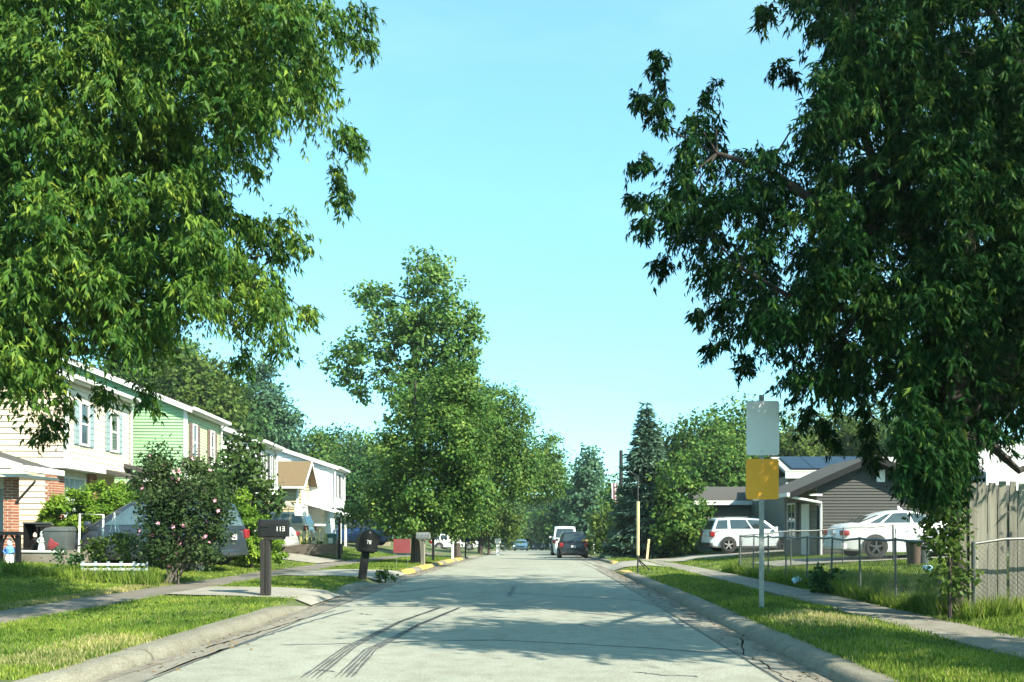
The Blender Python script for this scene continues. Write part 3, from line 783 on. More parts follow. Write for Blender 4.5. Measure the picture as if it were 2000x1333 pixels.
# tan house with a brown roof, its gable end turned to the road
t = thing('tan_house', 'small tan sided house with brown shingle roof and front gable', 'house', (P(581, 1000, 47).x, 47.0, 0), R(2))
D, ln, ze, zr, gnd = 6.0, 2.7, 4.15, 5.32, .0
MB().prism([(-.04, .04, gnd), (-.04, ln - .04, gnd), (-D, ln - .04, gnd), (-D, .04, gnd)], [(-.04, .04, ze), (-.04, ln - .04, ze), (-D, ln - .04, ze), (-D, .04, ze)]).build('wall_core', m_tan, t)
plank_wall(t, (0, 0), (-D, 0), (0, -1), gnd, ze, .2, m_tan, None, False)
plank_wall(t, (0, 0), (0, ln), (1, 0), gnd, ze, .2, m_tan, None, False)
plank_wall(t, (0, 0), (0, ln), (1, 0), ze, zr - .1, .2, m_tan, lambda z: ((z - ze) / (zr - ze) * .5, 1 - (z - ze) / (zr - ze) * .5), False)
k = (zr - ze) / (ln / 2)
for s in (-1, 1):
    yb = ln / 2 + s * (ln / 2 + .45); zb = ze - k * .45
    slab_quad([(.5, yb, zb + .12), (.5, ln / 2 + s * .002, zr + .12), (-D, ln / 2 + s * .002, zr + .12), (-D, yb, zb + .12)][::s], .12).build('roof', m_shingle, t)
    MB().prism([(.502, yb, zb - .08), (.54, yb, zb - .08), (.54, yb, zb + .12), (.502, yb, zb + .12)], [(.502, ln / 2, zr - .08), (.54, ln / 2, zr - .08), (.54, ln / 2, zr + .12), (.502, ln / 2, zr + .12)]).build('rake_board', m_trim, t)
    MB().box(-D, .5, yb + (.002 if s > 0 else -.1), yb + (.1 if s > 0 else -.002), zb - .02, zb + .1).build('gutter', m_trim, t)
child_box('downspout', m_trim, t, -1.92, -1.82, -.13, -.05, .2, 3.7)
MB().box(-.05, .05, -.05, .07, gnd, ze).build('corner_board', m_trim, t)
window(t, (.0, 1.0, 2.95), (0, 1, 0), (1, 0, 0), .42, 1.5, m_trim, m_glass); window(t, (.0, 1.75, 2.95), (0, 1, 0), (1, 0, 0), .42, 1.5, m_trim, m_glass)
child_box('porch_roof', m_trim, t, .1, 1.2, .3, 2.4, 1.62, 1.74)

# porch at the left edge: grey roof, white fascia, brick pillars and pale door
ax, ay = P(85, 912, 21.6).x, 21.6
t = thing('brick_porch', 'porch with grey roof, white fascia and brick pillar', 'porch', (ax, ay, 0), TH)
slab_quad([(0, -1.0, 3.02), (0, .9, 3.02), (-5.2, .9, 4.7), (-5.2, -1.0, 4.7)], .10).build('roof', m_shingleg, t)
MB().prism([(.0, -1.06, 2.86), (-5.2, -1.06, 4.54), (-5.2, -1.06, 4.72), (.0, -1.06, 3.05)][::-1], [(.0, -1.003, 2.86), (-5.2, -1.003, 4.54), (-5.2, -1.003, 4.72), (.0, -1.003, 3.05)][::-1]).build('rake_board', m_trim, t)
child_box('gutter', m_trim, t, .003, .11, -1.05, .9, 2.86, 3.02, bevel=.02)
child_box('ceiling_panel', m_trim, t, -5.1, -.02, -.9, .85, 2.74, 2.80)
child_box('pillar', m_brick, t, -.74, -.51, -.5, -.2, .3, 2.74)
child_box('pillar', m_brick, t, -2.6, -2.35, -.5, -.2, .3, 2.74)
child_box('door_panel', m_bluegrey, t, -1.75, -1.35, .6, .68, .5, 2.5)
child_box('wall', m_trim, t, -5.0, -1.30, .70, .82, .3, 2.74)
MB().prism([(-.51, -.4, 2.05), (-.51, -.34, 2.05), (-.51, -.34, 2.12), (-.51, -.4, 2.12)], [(-.02, -.4, 2.62), (-.02, -.34, 2.62), (-.02, -.34, 2.68), (-.02, -.4, 2.68)]).build('bracket', m_iron, t)
child_box('step', m_walk, t, -2.2, .6, -.9, .5, .2, .52)
# iron railing beside the pillar
rx = ax - .42
t = thing('iron_railing', 'short black iron railing beside the brick porch pillar', 'railing', (rx, ay + .4, .5), TH)
MB().box(-.02, .45, -.02, .02, .98, 1.03).build('top_rail', m_iron, t); MB().box(-.02, .45, -.015, .015, .12, .15).build('bottom_rail', m_iron, t)
for i in range(5): MB().box(.0 + i * .105, .016 + i * .105, -.008, .008, .15 if 0 < i < 4 else -.1, .98).build('baluster', m_iron, t)

# right side houses
def right_gable_house():
    # dark taupe ranch house; its gable wall looks at the camera, the roof slopes down to the left
    Y = 31.0; zt = 4.1; xa = P(1700, 905, Y).x; xl = P(1536, 968, Y).x
    t = thing('ranch_house', 'dark taupe sided single storey house with low gable behind the white sedan', 'house', (xa, Y, 0), 0)
    zl = P(1536, 968, Y).z; k = (zt - zl) / (xa - xl); wl = xl - xa + 1.15; wr = 5.4
    zwl = zt + k * wl
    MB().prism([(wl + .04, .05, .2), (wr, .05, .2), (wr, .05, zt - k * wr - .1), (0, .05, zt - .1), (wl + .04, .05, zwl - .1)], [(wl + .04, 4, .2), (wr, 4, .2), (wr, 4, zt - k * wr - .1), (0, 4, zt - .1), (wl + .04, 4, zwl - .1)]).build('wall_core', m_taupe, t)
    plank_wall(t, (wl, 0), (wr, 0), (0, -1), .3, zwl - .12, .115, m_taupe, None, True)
    def clip(z):
        a = (z - zt) / k + .05; b = -(z - zt) / k - .05
        return (max((a - wl) / (wr - wl), 0), min((b - wl) / (wr - wl), 1))
    plank_wall(t, (wl, 0), (wr, 0), (0, -1), zwl - .12, zt - .15, .115, m_taupe, clip, True)
    for s, xe in ((-1, xl - xa), (1, wr + .5)):
        zz = zt - k * abs(xe)
        p = [(xe, -.45, zz + .1), (0 + s * .002, -.45, zt + .1), (0 + s * .002, 4.3, zt + .1), (xe, 4.3, zz + .1)]
        slab_quad(p if s > 0 else p[::-1], .12).build('roof', m_shingleg, t)
        MB().prism([(xe, -.49, zz - .14), (xe, -.453, zz - .14), (xe, -.453, zz + .1), (xe, -.49, zz + .1)], [(0, -.49, zt - .14), (0, -.453, zt - .14), (0, -.453, zt + .1), (0, -.49, zt + .1)]).build('rake_board', m_black, t)
    ze = zt - k * (xa - xl)
    child_box('gutter', m_trim, t, xl - xa - .12, xl - xa - .003, -.47, 4.3, ze - .06, ze + .08)
    # downspout: out from the gutter, back to the wall and down
    MB().tube([(xl - xa - .06, -.3, ze - .05), (wl + .12, -.12, ze - .28), (wl + .12, -.09, ze - .5), (wl + .12, -.09, .4)], .05, 8).build('downspout', m_trim, t, smooth=True)
    child_box('elbow_pipe', m_trim, t, wl - .35, wl + .14, -.2, -.12, ze - .02, ze + .05)
    window(t, (P(1719, 930, Y).x - xa, 0, P(1719, 930, Y).z), (1, 0, 0), (0, -1, 0), .30, .46, m_trim, m_trim, None, sash=False)
    # left wall towards the road: window, door
    plank_wall(t, (wl, .0), (wl, 4), (-1, 0), .3, zwl - .12, .2, m_garage, None, False)
    window(t, (wl, 2.9, 1.75), (0, 1, 0), (-1, 0, 0), 1.1, 1.5, m_trim, m_glass, m_shutd, .28, mull=1)
    child_box('door', m_trim, t, wl - .07, wl - .035, .7, 1.6, .4, 2.4)
    return t
right_gable_house()
# low house behind it with solar panels on its roof
Y = 41.0
a0 = P(1505, 893, Y); a1 = P(1800, 893, Y); zr_ = a0.z; ze_ = P(1505, 918, 38.6).z
t = thing('solar_roof_house', 'low house with dark solar panels on its roof behind the taupe house', 'house', (a0.x, Y, 0), 0)
wl_ = a1.x - a0.x
child_box('wall', m_garage, t, .3, wl_, -1.9, 6, .2, ze_ - .25)
slab_quad([(0, -2.4, ze_ - .05), (wl_ + .4, -2.4, ze_ - .05), (wl_ + .4, 0, zr_), (0, 0, zr_)], .14).build('roof', m_shinglew, t)
slab_quad([(0, .004, zr_), (wl_ + .4, .004, zr_), (wl_ + .4, 5, zr_ - 1.6), (0, 5, zr_ - 1.6)], .14).build('roof', m_shinglew, t)
child_box('fascia', m_trim, t, 0, wl_ + .4, -2.45, -2.404, ze_ - .40, ze_ - .16)
child_box('gutter', m_trim, t, -.02, wl_ * .36, -2.62, -2.455, ze_ - .74, ze_ - .62)
sl = (zr_ - ze_) / 2.4
for i in range(5):
    x0 = .35 + i * 1.02
    slab_quad([(x0, -2.3, ze_ + sl * .1 + .06), (x0 + .99, -2.3, ze_ + sl * .1 + .06), (x0 + .99, -.25, zr_ - sl * .25 + .09), (x0, -.25, zr_ - sl * .25 + .09)], .04).build('solar_panel', m_solar, t)
child_box('eave_panel', m_cream, t, .9, 3.0, -2.35, -2.0, ze_ - 1.25, ze_ - .75)
# tan garage behind the white suv
Y = 46.0
g0 = P(1352, 952, Y); g1 = P(1475, 952, Y)
t = thing('garage', 'tan garage with brown roof behind the white suv', 'garage', (g0.x, Y, 0), 0)
w_ = g1.x - g0.x; zg = P(1400, 978, Y).z; zgr = P(1400, 950, Y + 2).z
child_box('wall', m_garage, t, .35, w_ + 3, 0, 6, -.3, zg - .02)
slab_quad([(0, -.4, zg), (w_ + 3.3, -.4, zg), (w_ + 3.3, 2.6, zgr), (0, 2.6, zgr)], .12).build('roof', m_shingleg, t)
child_box('fascia', m_trim, t, 0, w_ + 3.3, -.46, -.404, zg - .26, zg - .02)
dr = MB()
for i in range(4): dr.box(.8, w_ + .4, -.06, -.012, -.1 + i * .5, -.1 + i * .5 + .47)
dr.build('garage_door', m_garagedoor, t)
# pale blue house beyond the wood fence
Y = 34.0
b0 = P(1935, 905, Y)
t = thing('blue_grey_house', 'pale blue grey house with whitish roof, seen above the wooden fence', 'house', (b0.x, Y, 0), 0)
child_box('wall_core', m_bluegrey, t, .02, 7, .05, 8, .2, 3.7)
plank_wall(t, (0, 0), (7, 0), (0, -1), .3, 3.7, .2, m_bluegrey, None, False)
plank_wall(t, (0, 0), (0, 8), (-1, 0), .3, 3.7, .2, m_bluegrey, None, False)
slab_quad([(-.45, -.45, 3.75), (7.4, -.45, 3.75), (7.4, 4, 5.4), (-.45, 4, 5.4)], .12).build('roof', m_shinglew, t)
child_box('fascia', m_trim, t, -.45, 7.4, -.5, -.453, 3.0, 3.75)
MB().box(-.05, .06, -.06, .05, .3, 3.7).build('corner_board', m_trim, t)
window(t, (1.6, 0, 2.0), (1, 0, 0), (0, -1, 0), .9, 1.2, m_trim, m_glass, None)
#--VEHICLES--
# ------------------------------------------------------------------ vehicles
m_tyre = M('tyre_rubber', (.018, .018, .018), .85, .2, 8)
m_rim = M('alloy_rim', (.55, .56, .57), .3, .08, 6, metal=.7)
m_rimd = M('dark_alloy_rim', (.10, .10, .11), .35, .1, 6, metal=.6)
m_carglass = M('car_glass', (.022, .032, .036), .05, .1, 2, spec=.9)
m_carglassl = M('pale_car_glass', (.07, .11, .13), .1, .2, 2, spec=.9)
m_trimb = M('black_car_trim', (.02, .02, .02), .55, .1, 5)
m_tail = M('red_tail_lamp', (.20, .012, .015), .25, .1, 5, spec=.7)
m_head = M('clear_head_lamp', (.62, .64, .64), .15, .1, 6, spec=.8)
m_amber = M('amber_lamp', (.85, .42, .12), .3, .1, 5)
m_plate = M('blank_plate', (.42, .41, .42), .5, .1, 12)
def paint(name, c, metal=.25):
    return M(name, c, .32, .03, 3, metal=metal, coat=.6)
p_white = paint('white_paint', (.58, .60, .60), 0)
p_whitec = paint('cool_white_paint', (.50, .56, .59), 0)
p_blue = paint('deep_blue_paint', (.020, .055, .17))
p_black = paint('black_paint', (.012, .013, .016))
p_grey = paint('slate_grey_paint', (.030, .042, .055))
p_silver = paint('silver_paint', (.46, .46, .45))
p_beige = paint('beige_paint', (.40, .35, .26))
p_teal = paint('dark_teal_paint', (.02, .06, .07))

STY = {   # deck: (share of length from the rear, height); cab: belt rear/front share, roof rear/front share; belt height
 'sedan': dict(deck=[(0, .52), (.012, .80), (.05, .98), (.13, 1.04), (.22, 1.03), (.5, .98), (.70, .97), (.80, .92), (.92, .80), (.975, .68), (1, .48)], cab=(.055, .76, .29, .53), belt=.95, panes=[(.10, .22), (.25, .56), (.60, .90)]),
 'suv': dict(deck=[(0, .55), (.008, .90), (.03, 1.04), (.1, 1.08), (.5, 1.07), (.70, 1.07), (.78, 1.05), (.92, .98), (.98, .82), (1, .52)], cab=(.012, .755, .075, .575), belt=1.02, panes=[(.045, .235), (.285, .60), (.63, .93)]),
 'van': dict(deck=[(0, .55), (.008, .90), (.03, 1.02), (.1, 1.05), (.5, 1.03), (.72, 1.02), (.82, .96), (.93, .84), (.98, .72), (1, .5)], cab=(.010, .86, .075, .575), belt=.98, panes=[(.045, .30), (.335, .60), (.63, .88)]),
 'truck': dict(deck=[(0, .75), (.006, 1.05), (.02, 1.12), (.1, 1.14), (.36, 1.14), (.70, 1.15), (.78, 1.14), (.94, 1.08), (.985, .95), (1, .6)], cab=(.30, .76, .345, .60), belt=1.10, panes=[(.05, .42), (.5, .92)]),
}
wheel_cache = {}
def wheel_meshes(r, w, rm):
    key = (r, w, rm.name)
    if key not in wheel_cache:
        ty = MB().lathe([(r * .62, -w / 2), (r * .93, -w / 2), (r, -w * .32), (r, w * .32), (r * .93, w / 2), (r * .62, w / 2)], 24, 'y')
        o = ty.build('wheel', m_tyre, None, smooth=True); me = o.data; bpy.data.objects.remove(o)
        rb = MB().lathe([(r * .655, -w * .5), (r * .655, -w * .30), (r * .60, -w * .22)], 20, 'y')
        for k in range(5):
            a = 2 * math.pi * k / 5 + .3; c_, s_ = math.cos(a), math.sin(a)
            q = lambda x, z: (x * c_ - z * s_, x * s_ + z * c_)
            pts = [q(r * .05, -r * .10), q(r * .64, -r * .075), q(r * .64, r * .075), q(r * .05, r * .10)]
            rb.prism([(x, -w * .52, z) for x, z in pts], [(x, -w * .25, z) for x, z in pts])
        rb.lathe([(r * .17, -w * .56), (r * .17, -w * .25)], 12, 'y')
        o = rb.build('rim', rm, None); me2 = o.data; bpy.data.objects.remove(o)
        wheel_cache[key] = (me, me2)
    return wheel_cache[key]
def car(name, label, x, y, heading, L_, W, H, style, pm, cat='car', group=None, z=None, rim=m_rim, glass=m_carglass, wr=.335, detail=True, roofrack=False, tail='wrap'):
    S = STY[style]; base = gzf(x, y) + .02 if z is None else z
    t = thing(name, label, cat, (x, y, base), R(heading), group)
    deck, (br, bf, rr, rf), belt = S['deck'], S['cab'], S['belt']
    hs = H / {'sedan': 1.46, 'suv': 1.70, 'van': 1.76, 'truck': 1.90}[style]
    xs = np.array([d[0] for d in deck]); zs = np.array([d[1] for d in deck]) * hs
    st = np.unique(np.concatenate([xs, np.linspace(.02, .98, 22)])); zt = np.interp(st, xs, zs)
    bz = .20
    rings = []
    for s, zz in zip(st, zt):
        e = abs(2 * s - 1); w = W / 2 * (1 - .13 * e ** 7 - .05 * e ** 2)
        zb = bz + .10 * max(0, e - .86) / .14
        zm = zb + (zz - zb) * .52
        half = [(w * .86, zb), (w * .965, zb + .06), (w, zm), (w * .985, zb + (zz - zb) * .80), (w * .93, zb + (zz - zb) * .96), (w * .78, zz + .012)]
        rings.append([((s - .5) * L_, yy, z_) for yy, z_ in half] + [((s - .5) * L_, 0, zz + .03)] + [((s - .5) * L_, -yy, z_) for yy, z_ in half[::-1]])
    n = len(rings[0]); v = [p for r_ in rings for p in r_]; f = []
    for i in range(len(rings) - 1):
        for k in range(n):
            f.append((i * n + k, i * n + (k + 1) % n, (i + 1) * n + (k + 1) % n, (i + 1) * n + k))
    f.append(tuple(range(n))); f.append(tuple(range(len(v) - 1, len(v) - n - 1, -1)))
    me = bpy.data.meshes.new('body'); me.from_pydata(v, [], f)
    bm = bmesh.new(); bm.from_mesh(me)
    # greenhouse: a tapered block with rounded edges, let into the deck
    zbelt = belt * hs - .02; wb = W / 2 * .925; wt = W / 2 * (.74 if style != 'van' else .78); zr = H - (.11 if style == 'sedan' else .05)
    X = lambda s: (s - .5) * L_
    nb = 7; vv = []
    sr, sf = [], []
    for i in range(nb + 1):
        u = i / nb
        xb = X(br) * (1 - u) + X(bf) * u; xt = X(rr) * (1 - u) + X(rf) * u
        arch = .10 * (1 - (2 * u - 1) ** 2) if style == 'sedan' else .04 * (1 - (2 * u - 1) ** 2)
        a = []
        for sg in (1, -1):
            a.append([bm.verts.new((xb, sg * wb, zbelt)), bm.verts.new((xt, sg * wt, zr - .035 + arch))])
        a.append(bm.verts.new((xt, 0, zr + arch)))
        vv.append(a)
    gf = []
    for i in range(nb):
        a, b = vv[i], vv[i + 1]
        gf.append(bm.faces.new((a[0][0], b[0][0], b[0][1], a[0][1]))); gf.append(bm.faces.new((a[1][0], a[1][1], b[1][1], b[1][0])))
        gf.append(bm.faces.new((a[0][1], b[0][1], b[2], a[2]))); gf.append(bm.faces.new((a[2], b[2], b[1][1], a[1][1])))
    for a in (vv[0], vv[-1]):
        gf.append(bm.faces.new((a[0][0], a[0][1], a[2], a[1][1], a[1][0])))
    bmesh.ops.recalc_face_normals(bm, faces=bm.faces)
    ed = [e for e in {e for ff in gf for e in ff.edges} if len(e.link_faces) == 2 and e.calc_face_angle(0) > .35]
    bmesh.ops.bevel(bm, geom=ed, offset=.055, segments=3, affect='EDGES', profile=.5)
    bm.to_mesh(me); bm.free()
    me.polygons.foreach_set('use_smooth', [True] * len(me.polygons)); me.set_sharp_from_angle(angle=R(42))
    me.materials.append(pm)
    link('body', me, t)
    # panes
    amp = .10 if style == 'sedan' else .04
    def side_pt(u, vv_, sg):
        xb = X(br) * (1 - u) + X(bf) * u; xt = X(rr) * (1 - u) + X(rf) * u
        return Vector((xb * (1 - vv_) + xt * vv_, sg * (wb * (1 - vv_) + wt * vv_), zbelt * (1 - vv_) + (zr - .035 + amp * (1 - (2 * u - 1) ** 2)) * vv_))
    def pane(name_, pts, m, off=.010, th=.006):
        nrm = (pts[1] - pts[0]).cross(pts[2] - pts[0]).normalized()
        c = sum(pts, Vector()) / len(pts)
        if nrm.dot(c - Vector((0, 0, zbelt * .9))) < 0: nrm = -nrm
        return MB().prism([p + nrm * (off - .03) for p in pts], [p + nrm * off for p in pts]).build(name_, m, t)
    v0 = max(.10, (np.interp(.45, xs, zs) - zbelt + .05) / (zr - zbelt))
    for sg in (1, -1):
        for (u0, u1) in S['panes']:
            um = [u0 + (u1 - u0) * k / 4 for k in range(5)]
            pane('side_window', [side_pt(u0, v0, sg), side_pt(u1, v0, sg)] + [side_pt(u, .86, sg) for u in um[::-1]], glass, .016)
    def end_pt(u, vv_, fr):
        a = side_pt(1 if fr else 0, vv_, 1); b_ = side_pt(1 if fr else 0, vv_, -1)
        return a.lerp(b_, u)
    vf = max(.14, (np.interp(bf, xs, zs) - zbelt + .06) / (zr - zbelt)); vr = max(.14, (np.interp(br + .01, xs, zs) - zbelt + .06) / (zr - zbelt))
    pane('windshield', [end_pt(.06, vf, 1), end_pt(.94, vf, 1), end_pt(.93, .88, 1), end_pt(.07, .88, 1)], glass, .015)
    pane('rear_window', [end_pt(.08, vr, 0), end_pt(.92, vr, 0), end_pt(.90, .86, 0), end_pt(.10, .86, 0)], glass, .015)
    # wheels and the dark arches round them
    me1, me2 = wheel_meshes(wr, .225, rim)
    for xx in (X(.19 if style != 'sedan' else .205), X(.80 if style != 'truck' else .82)):
        for sg in (1, -1):
            MB().lathe([(wr * 1.17, -.02), (wr * 1.17, .02)], 24, 'y', (xx, sg * (W / 2 * .985), wr + .02)).build('wheel_arch', m_trimb, t)
            w_ = link('wheel', me1, t); w_.location = (xx, sg * (W / 2 - .075), wr); w_.rotation_euler = (0, 0, 0 if sg < 0 else math.pi)
            r_ = link('rim', me2, w_)
    # lamps, bumpers, sills, mirrors, plate, handles
    zr_l = zs[2] * .80; zf_l = float(np.interp(.955, xs, zs)) - .12
    for sg in (1, -1):
        yo = sg * W / 2
        if style in ('suv', 'van'):
            MB().box(X(.0) - .012, X(.045), min(yo * .72, yo * .985), max(yo * .72, yo * .985), zr_l - .10, zr_l + .16).build('tail_lamp', m_tail, t, bevel=.02)
        else:
            MB().box(X(.0) - .012, X(.04), min(yo * .62, yo * .97), max(yo * .62, yo * .97), zr_l - .12, zr_l + .04).build('tail_lamp', m_tail, t, bevel=.02)
        MB().box(X(.925), X(.997), min(yo * .60, yo * .965), max(yo * .60, yo * .965), zf_l - .10, zf_l + .04).build('headlight', m_head, t, bevel=.03)
        MB().box(X(.25), X(.74), min(yo * .9, yo * 1.0), max(yo * .9, yo * 1.0), bz - .03, bz + .09).build('sill', m_trimb if style != 'sedan' else pm, t, bevel=.015)
        mx = X(bf) - .28
        MB().box(mx - .06, mx + .08, min(yo * .98, yo * 1.16), max(yo * .98, yo * 1.16), zbelt + .06, zbelt + .22).build('wing_mirror', pm, t, bevel=.03)
        if detail:
            for hx in (X(.42), X(.62)) if style != 'truck' else (X(.55),):
                MB().box(hx - .09, hx + .09, min(yo * .96, yo * 1.015), max(yo * .96, yo * 1.015), zbelt - .16, zbelt - .12).build('door_handle', pm, t, bevel=.01)
            for sx in (X(.335), X(.535), X(.735)):
                MB().box(sx - .006, sx + .006, min(yo * .955, yo * 1.002), max(yo * .955, yo * 1.002), bz + .12, zbelt - .06).build('door_gap', m_trimb, t)
    MB().box(X(0) - .03, X(.03), -W * .44, W * .44, bz + .06, bz + .24).build('rear_bumper', m_trimb if style in ('suv', 'truck') else pm, t, bevel=.03)
    MB().box(X(.97), X(1) + .02, -W * .42, W * .42, bz + .02, bz + .16).build('front_bumper', m_trimb, t, bevel=.03)
    MB().box(X(1) - .02, X(1) + .012, -W * .26, W * .26, .48, .66).build('grille', m_trimb, t, bevel=.01)
    MB().box(X(0) - .034, X(0) - .01, -.155, .155, .70, .86).build('number_plate', m_plate, t)
    if roofrack:
        for sg in (1, -1):
            MB().tube([(X(.14), sg * wt * .93, zr - .01), (X(.17), sg * wt * .93, zr + .06), (X(.52), sg * wt * .93, zr + .06), (X(.55), sg * wt * .93, zr - .01)], .018, 6).build('roof_rail', m_trimb, t)
    return t

car('parked_suv', 'bright white suv parked beside the round green shrub on the lawn', 10.65, 40.2, 4, 4.55, 1.85, 1.68, 'suv', p_whitec, 'suv', roofrack=True)
sed = car('parked_sedan', 'white sedan parked behind the chain link fence', 12.25, 26.9, 1.5, 4.95, 1.88, 1.54, 'sedan', p_white, rim=m_rimd)
MB().prism([(-.30, -.05, 1.47), (-.10, -.05, 1.47), (-.10, .05, 1.47), (-.30, .05, 1.47)], [(-.32, -.008, 1.66), (-.27, -.008, 1.66), (-.27, .008, 1.66), (-.32, .008, 1.66)]).build('fin_antenna', p_white, sed)
bs = car('parked_suv', 'black suv seen from behind, parked at the right kerb of the road', 2.50, 54, 90, 4.5, 1.82, 1.76, 'suv', p_black, 'suv', z=float(prof(54)) + .0)
for yy in (-.62, -.80):
    child_box('reflector', m_amber, bs, -2.30, -2.20, yy - .07, yy + .07, 1.10, 1.22, bevel=.02)
car('parked_truck', 'tall white truck parked in front of the black suv', 2.42, 66.5, 90, 5.6, 2.0, 2.35, 'van', p_white, 'truck', z=float(prof(66.5)), wr=.42)
car('parked_suv', 'deep blue suv parked before the beige fence panel', -11.6, 53.5, 180, 4.5, 1.85, 1.68, 'suv', p_blue, 'suv')
car('parked_minivan', 'slate grey minivan parked behind the pink flowered shrub', -10.45, 22.7, 172, 4.5, 1.88, 1.80, 'van', p_grey, 'minivan', glass=m_carglassl, roofrack=True)
car('parked_car', 'silver car parked behind the black mailbox and the conical hedge', -11.95, 33.0, 180, 4.5, 1.8, 1.45, 'sedan', p_silver)
car('parked_suv', 'beige suv with pale windows, behind the timber planter', -13.85, 43.0, 180, 4.4, 1.85, 1.80, 'suv', p_beige, 'suv', glass=m_carglassl)
car('parked_car', 'white car parked under the trees behind the white mailbox post', -7.3, 76, 0, 4.5, 1.8, 1.5, 'suv', p_white, detail=False)
car('parked_car', 'dark teal car far down the road, facing this way', -3.35, 109, -90, 4.5, 1.85, 1.55, 'suv', p_teal, z=float(prof(109)), detail=False)
car('distant_car', 'small white car far down the road beside the dark teal car', -1.75, 111, -90, 4.4, 1.8, 1.5, 'sedan', p_white, z=float(prof(111)), detail=False)
car('distant_car', 'tiny dark car at the far end of the road, under the dark trees', .6, 138, -90, 4.4, 1.8, 1.5, 'suv', p_black, z=float(prof(138)), detail=False)
car('distant_car', 'tiny silver car at the far end of the road beside the white truck', 2.0, 142, -90, 4.4, 1.8, 1.5, 'sedan', p_silver, z=float(prof(142)), detail=False)

# ------------------------------------------------------------------ mailboxes, signs, poles
DIG = {'1': [(.5, 0, .5, 1)], '3': [(.1, 1, .9, 1), (.9, 1, .9, 0), (.1, .5, .9, .5), (.1, 0, .9, 0)], '7': [(.1, 1, .9, 1), (.9, 1, .4, 0)], '8': [(.1, 0, .1, 1), (.9, 0, .9, 1), (.1, 1, .9, 1), (.1, .5, .9, .5), (.1, 0, .9, 0)]}
def numerals(parent, text, o, u, up, n, h, m):
    o, u, up, n = Vector(o), Vector(u).normalized(), Vector(up).normalized(), Vector(n).normalized(); w = h * .55; x = 0
    for ch in text:
        mb = MB(); k = h * .09
        for (x0, y0, x1, y1) in DIG[ch]:
            a = o + u * (x + x0 * w) + up * (y0 * h); b = o + u * (x + x1 * w) + up * (y1 * h)
            d = (b - a).normalized(); s = n.cross(d) * k
            a -= d * k; b += d * k
            q = [a - s, b - s, b + s, a + s]
            mb.prism([p for p in q], [p + n * .004 for p in q])
        mb.build('numeral', m, parent); x += h * .78
def mailbox(name, label, x, y, rz, m_box, m_p, z_box=1.02, L_=.50, W=.19, H=.25, pw=.055, text=None, tilt=(0, 0), group='mailboxes along the kerb', face_text=None, flag=True, post2=True, brace=False, boff=0.0):
    """box along local y (door at -y); post beneath"""
    t = thing(name, label, 'mailbox', (x, y, gzf(x, y)), rz, group); t.rotation_euler = (tilt[0], tilt[1], rz)
    pr = [(-W / 2, 0), (W / 2, 0), (W / 2, H * .55)] + [(W / 2 * math.cos(a), H * .55 + H * .45 * math.sin(a)) for a in np.linspace(.25, math.pi - .25, 8)] + [(-W / 2, H * .55)]
    MB().prism([(a, -L_ / 2 + boff, z_box + b) for a, b in pr], [(a, L_ / 2 + boff, z_box + b) for a, b in pr]).build('box', m_box, t, bevel=.008, seg=1)
    dr = MB().prism([(a * 1.06, -L_ / 2 - .022 + boff, z_box - .005 + b * 1.04) for a, b in pr], [(a * 1.06, -L_ / 2 - .002 + boff, z_box - .005 + b * 1.04) for a, b in pr]); d = dr.build('door', m_box, t)
    MB().box(-.02, .02, -L_ / 2 - .045 + boff, -L_ / 2 - .024 + boff, z_box + H * .86, z_box + H * .93).build('latch', m_gal, d)
    if flag:
        MB().box(W / 2 + .004, W / 2 + .012, -.12, .08, z_box + H * .55, z_box + H * .60).build('flag', m_box, t)
    MB().box(-W * .42, W * .42, -L_ * .36 + boff, L_ * .36 + boff, z_box - .05, z_box - .002).build('bracket', m_p, t)
    if post2:
        MB().box(-pw, pw, -pw, -.006, -.15, z_box - .05).build('post', m_p, t, bevel=.006, seg=1); MB().box(-pw, pw, .006, pw, -.15, z_box - .05).build('post', m_p, t, bevel=.006, seg=1)
    else:
        MB().box(-pw, pw, -pw, pw, -.15, z_box - .05).build('post', m_p, t, bevel=.006, seg=1)
    if brace:
        MB().prism([(-.03, .05, z_box - .34), (.03, .05, z_box - .34), (.03, .10, z_box - .34), (-.03, .10, z_box - .34)], [(-.03, L_ * .36, z_box - .05), (.03, L_ * .36, z_box - .05), (.03, L_ * .42, z_box - .05), (-.03, L_ * .42, z_box - .05)]).build('brace', m_p, t)
    if text: numerals(t, text, (W / 2 + .002, -L_ * .40, z_box + H * .32) if False else (W / 2 + .002, L_ * .10 + boff, z_box + H * .34), (0, 1, 0), (0, 0, 1), (1, 0, 0), .075, m_numb)
    if face_text: numerals(t, face_text, (-.055, -L_ / 2 - .023, z_box + H * .35), (1, 0, 0), (0, 0, 1), (0, -1, 0), .085, m_numb)
    return t
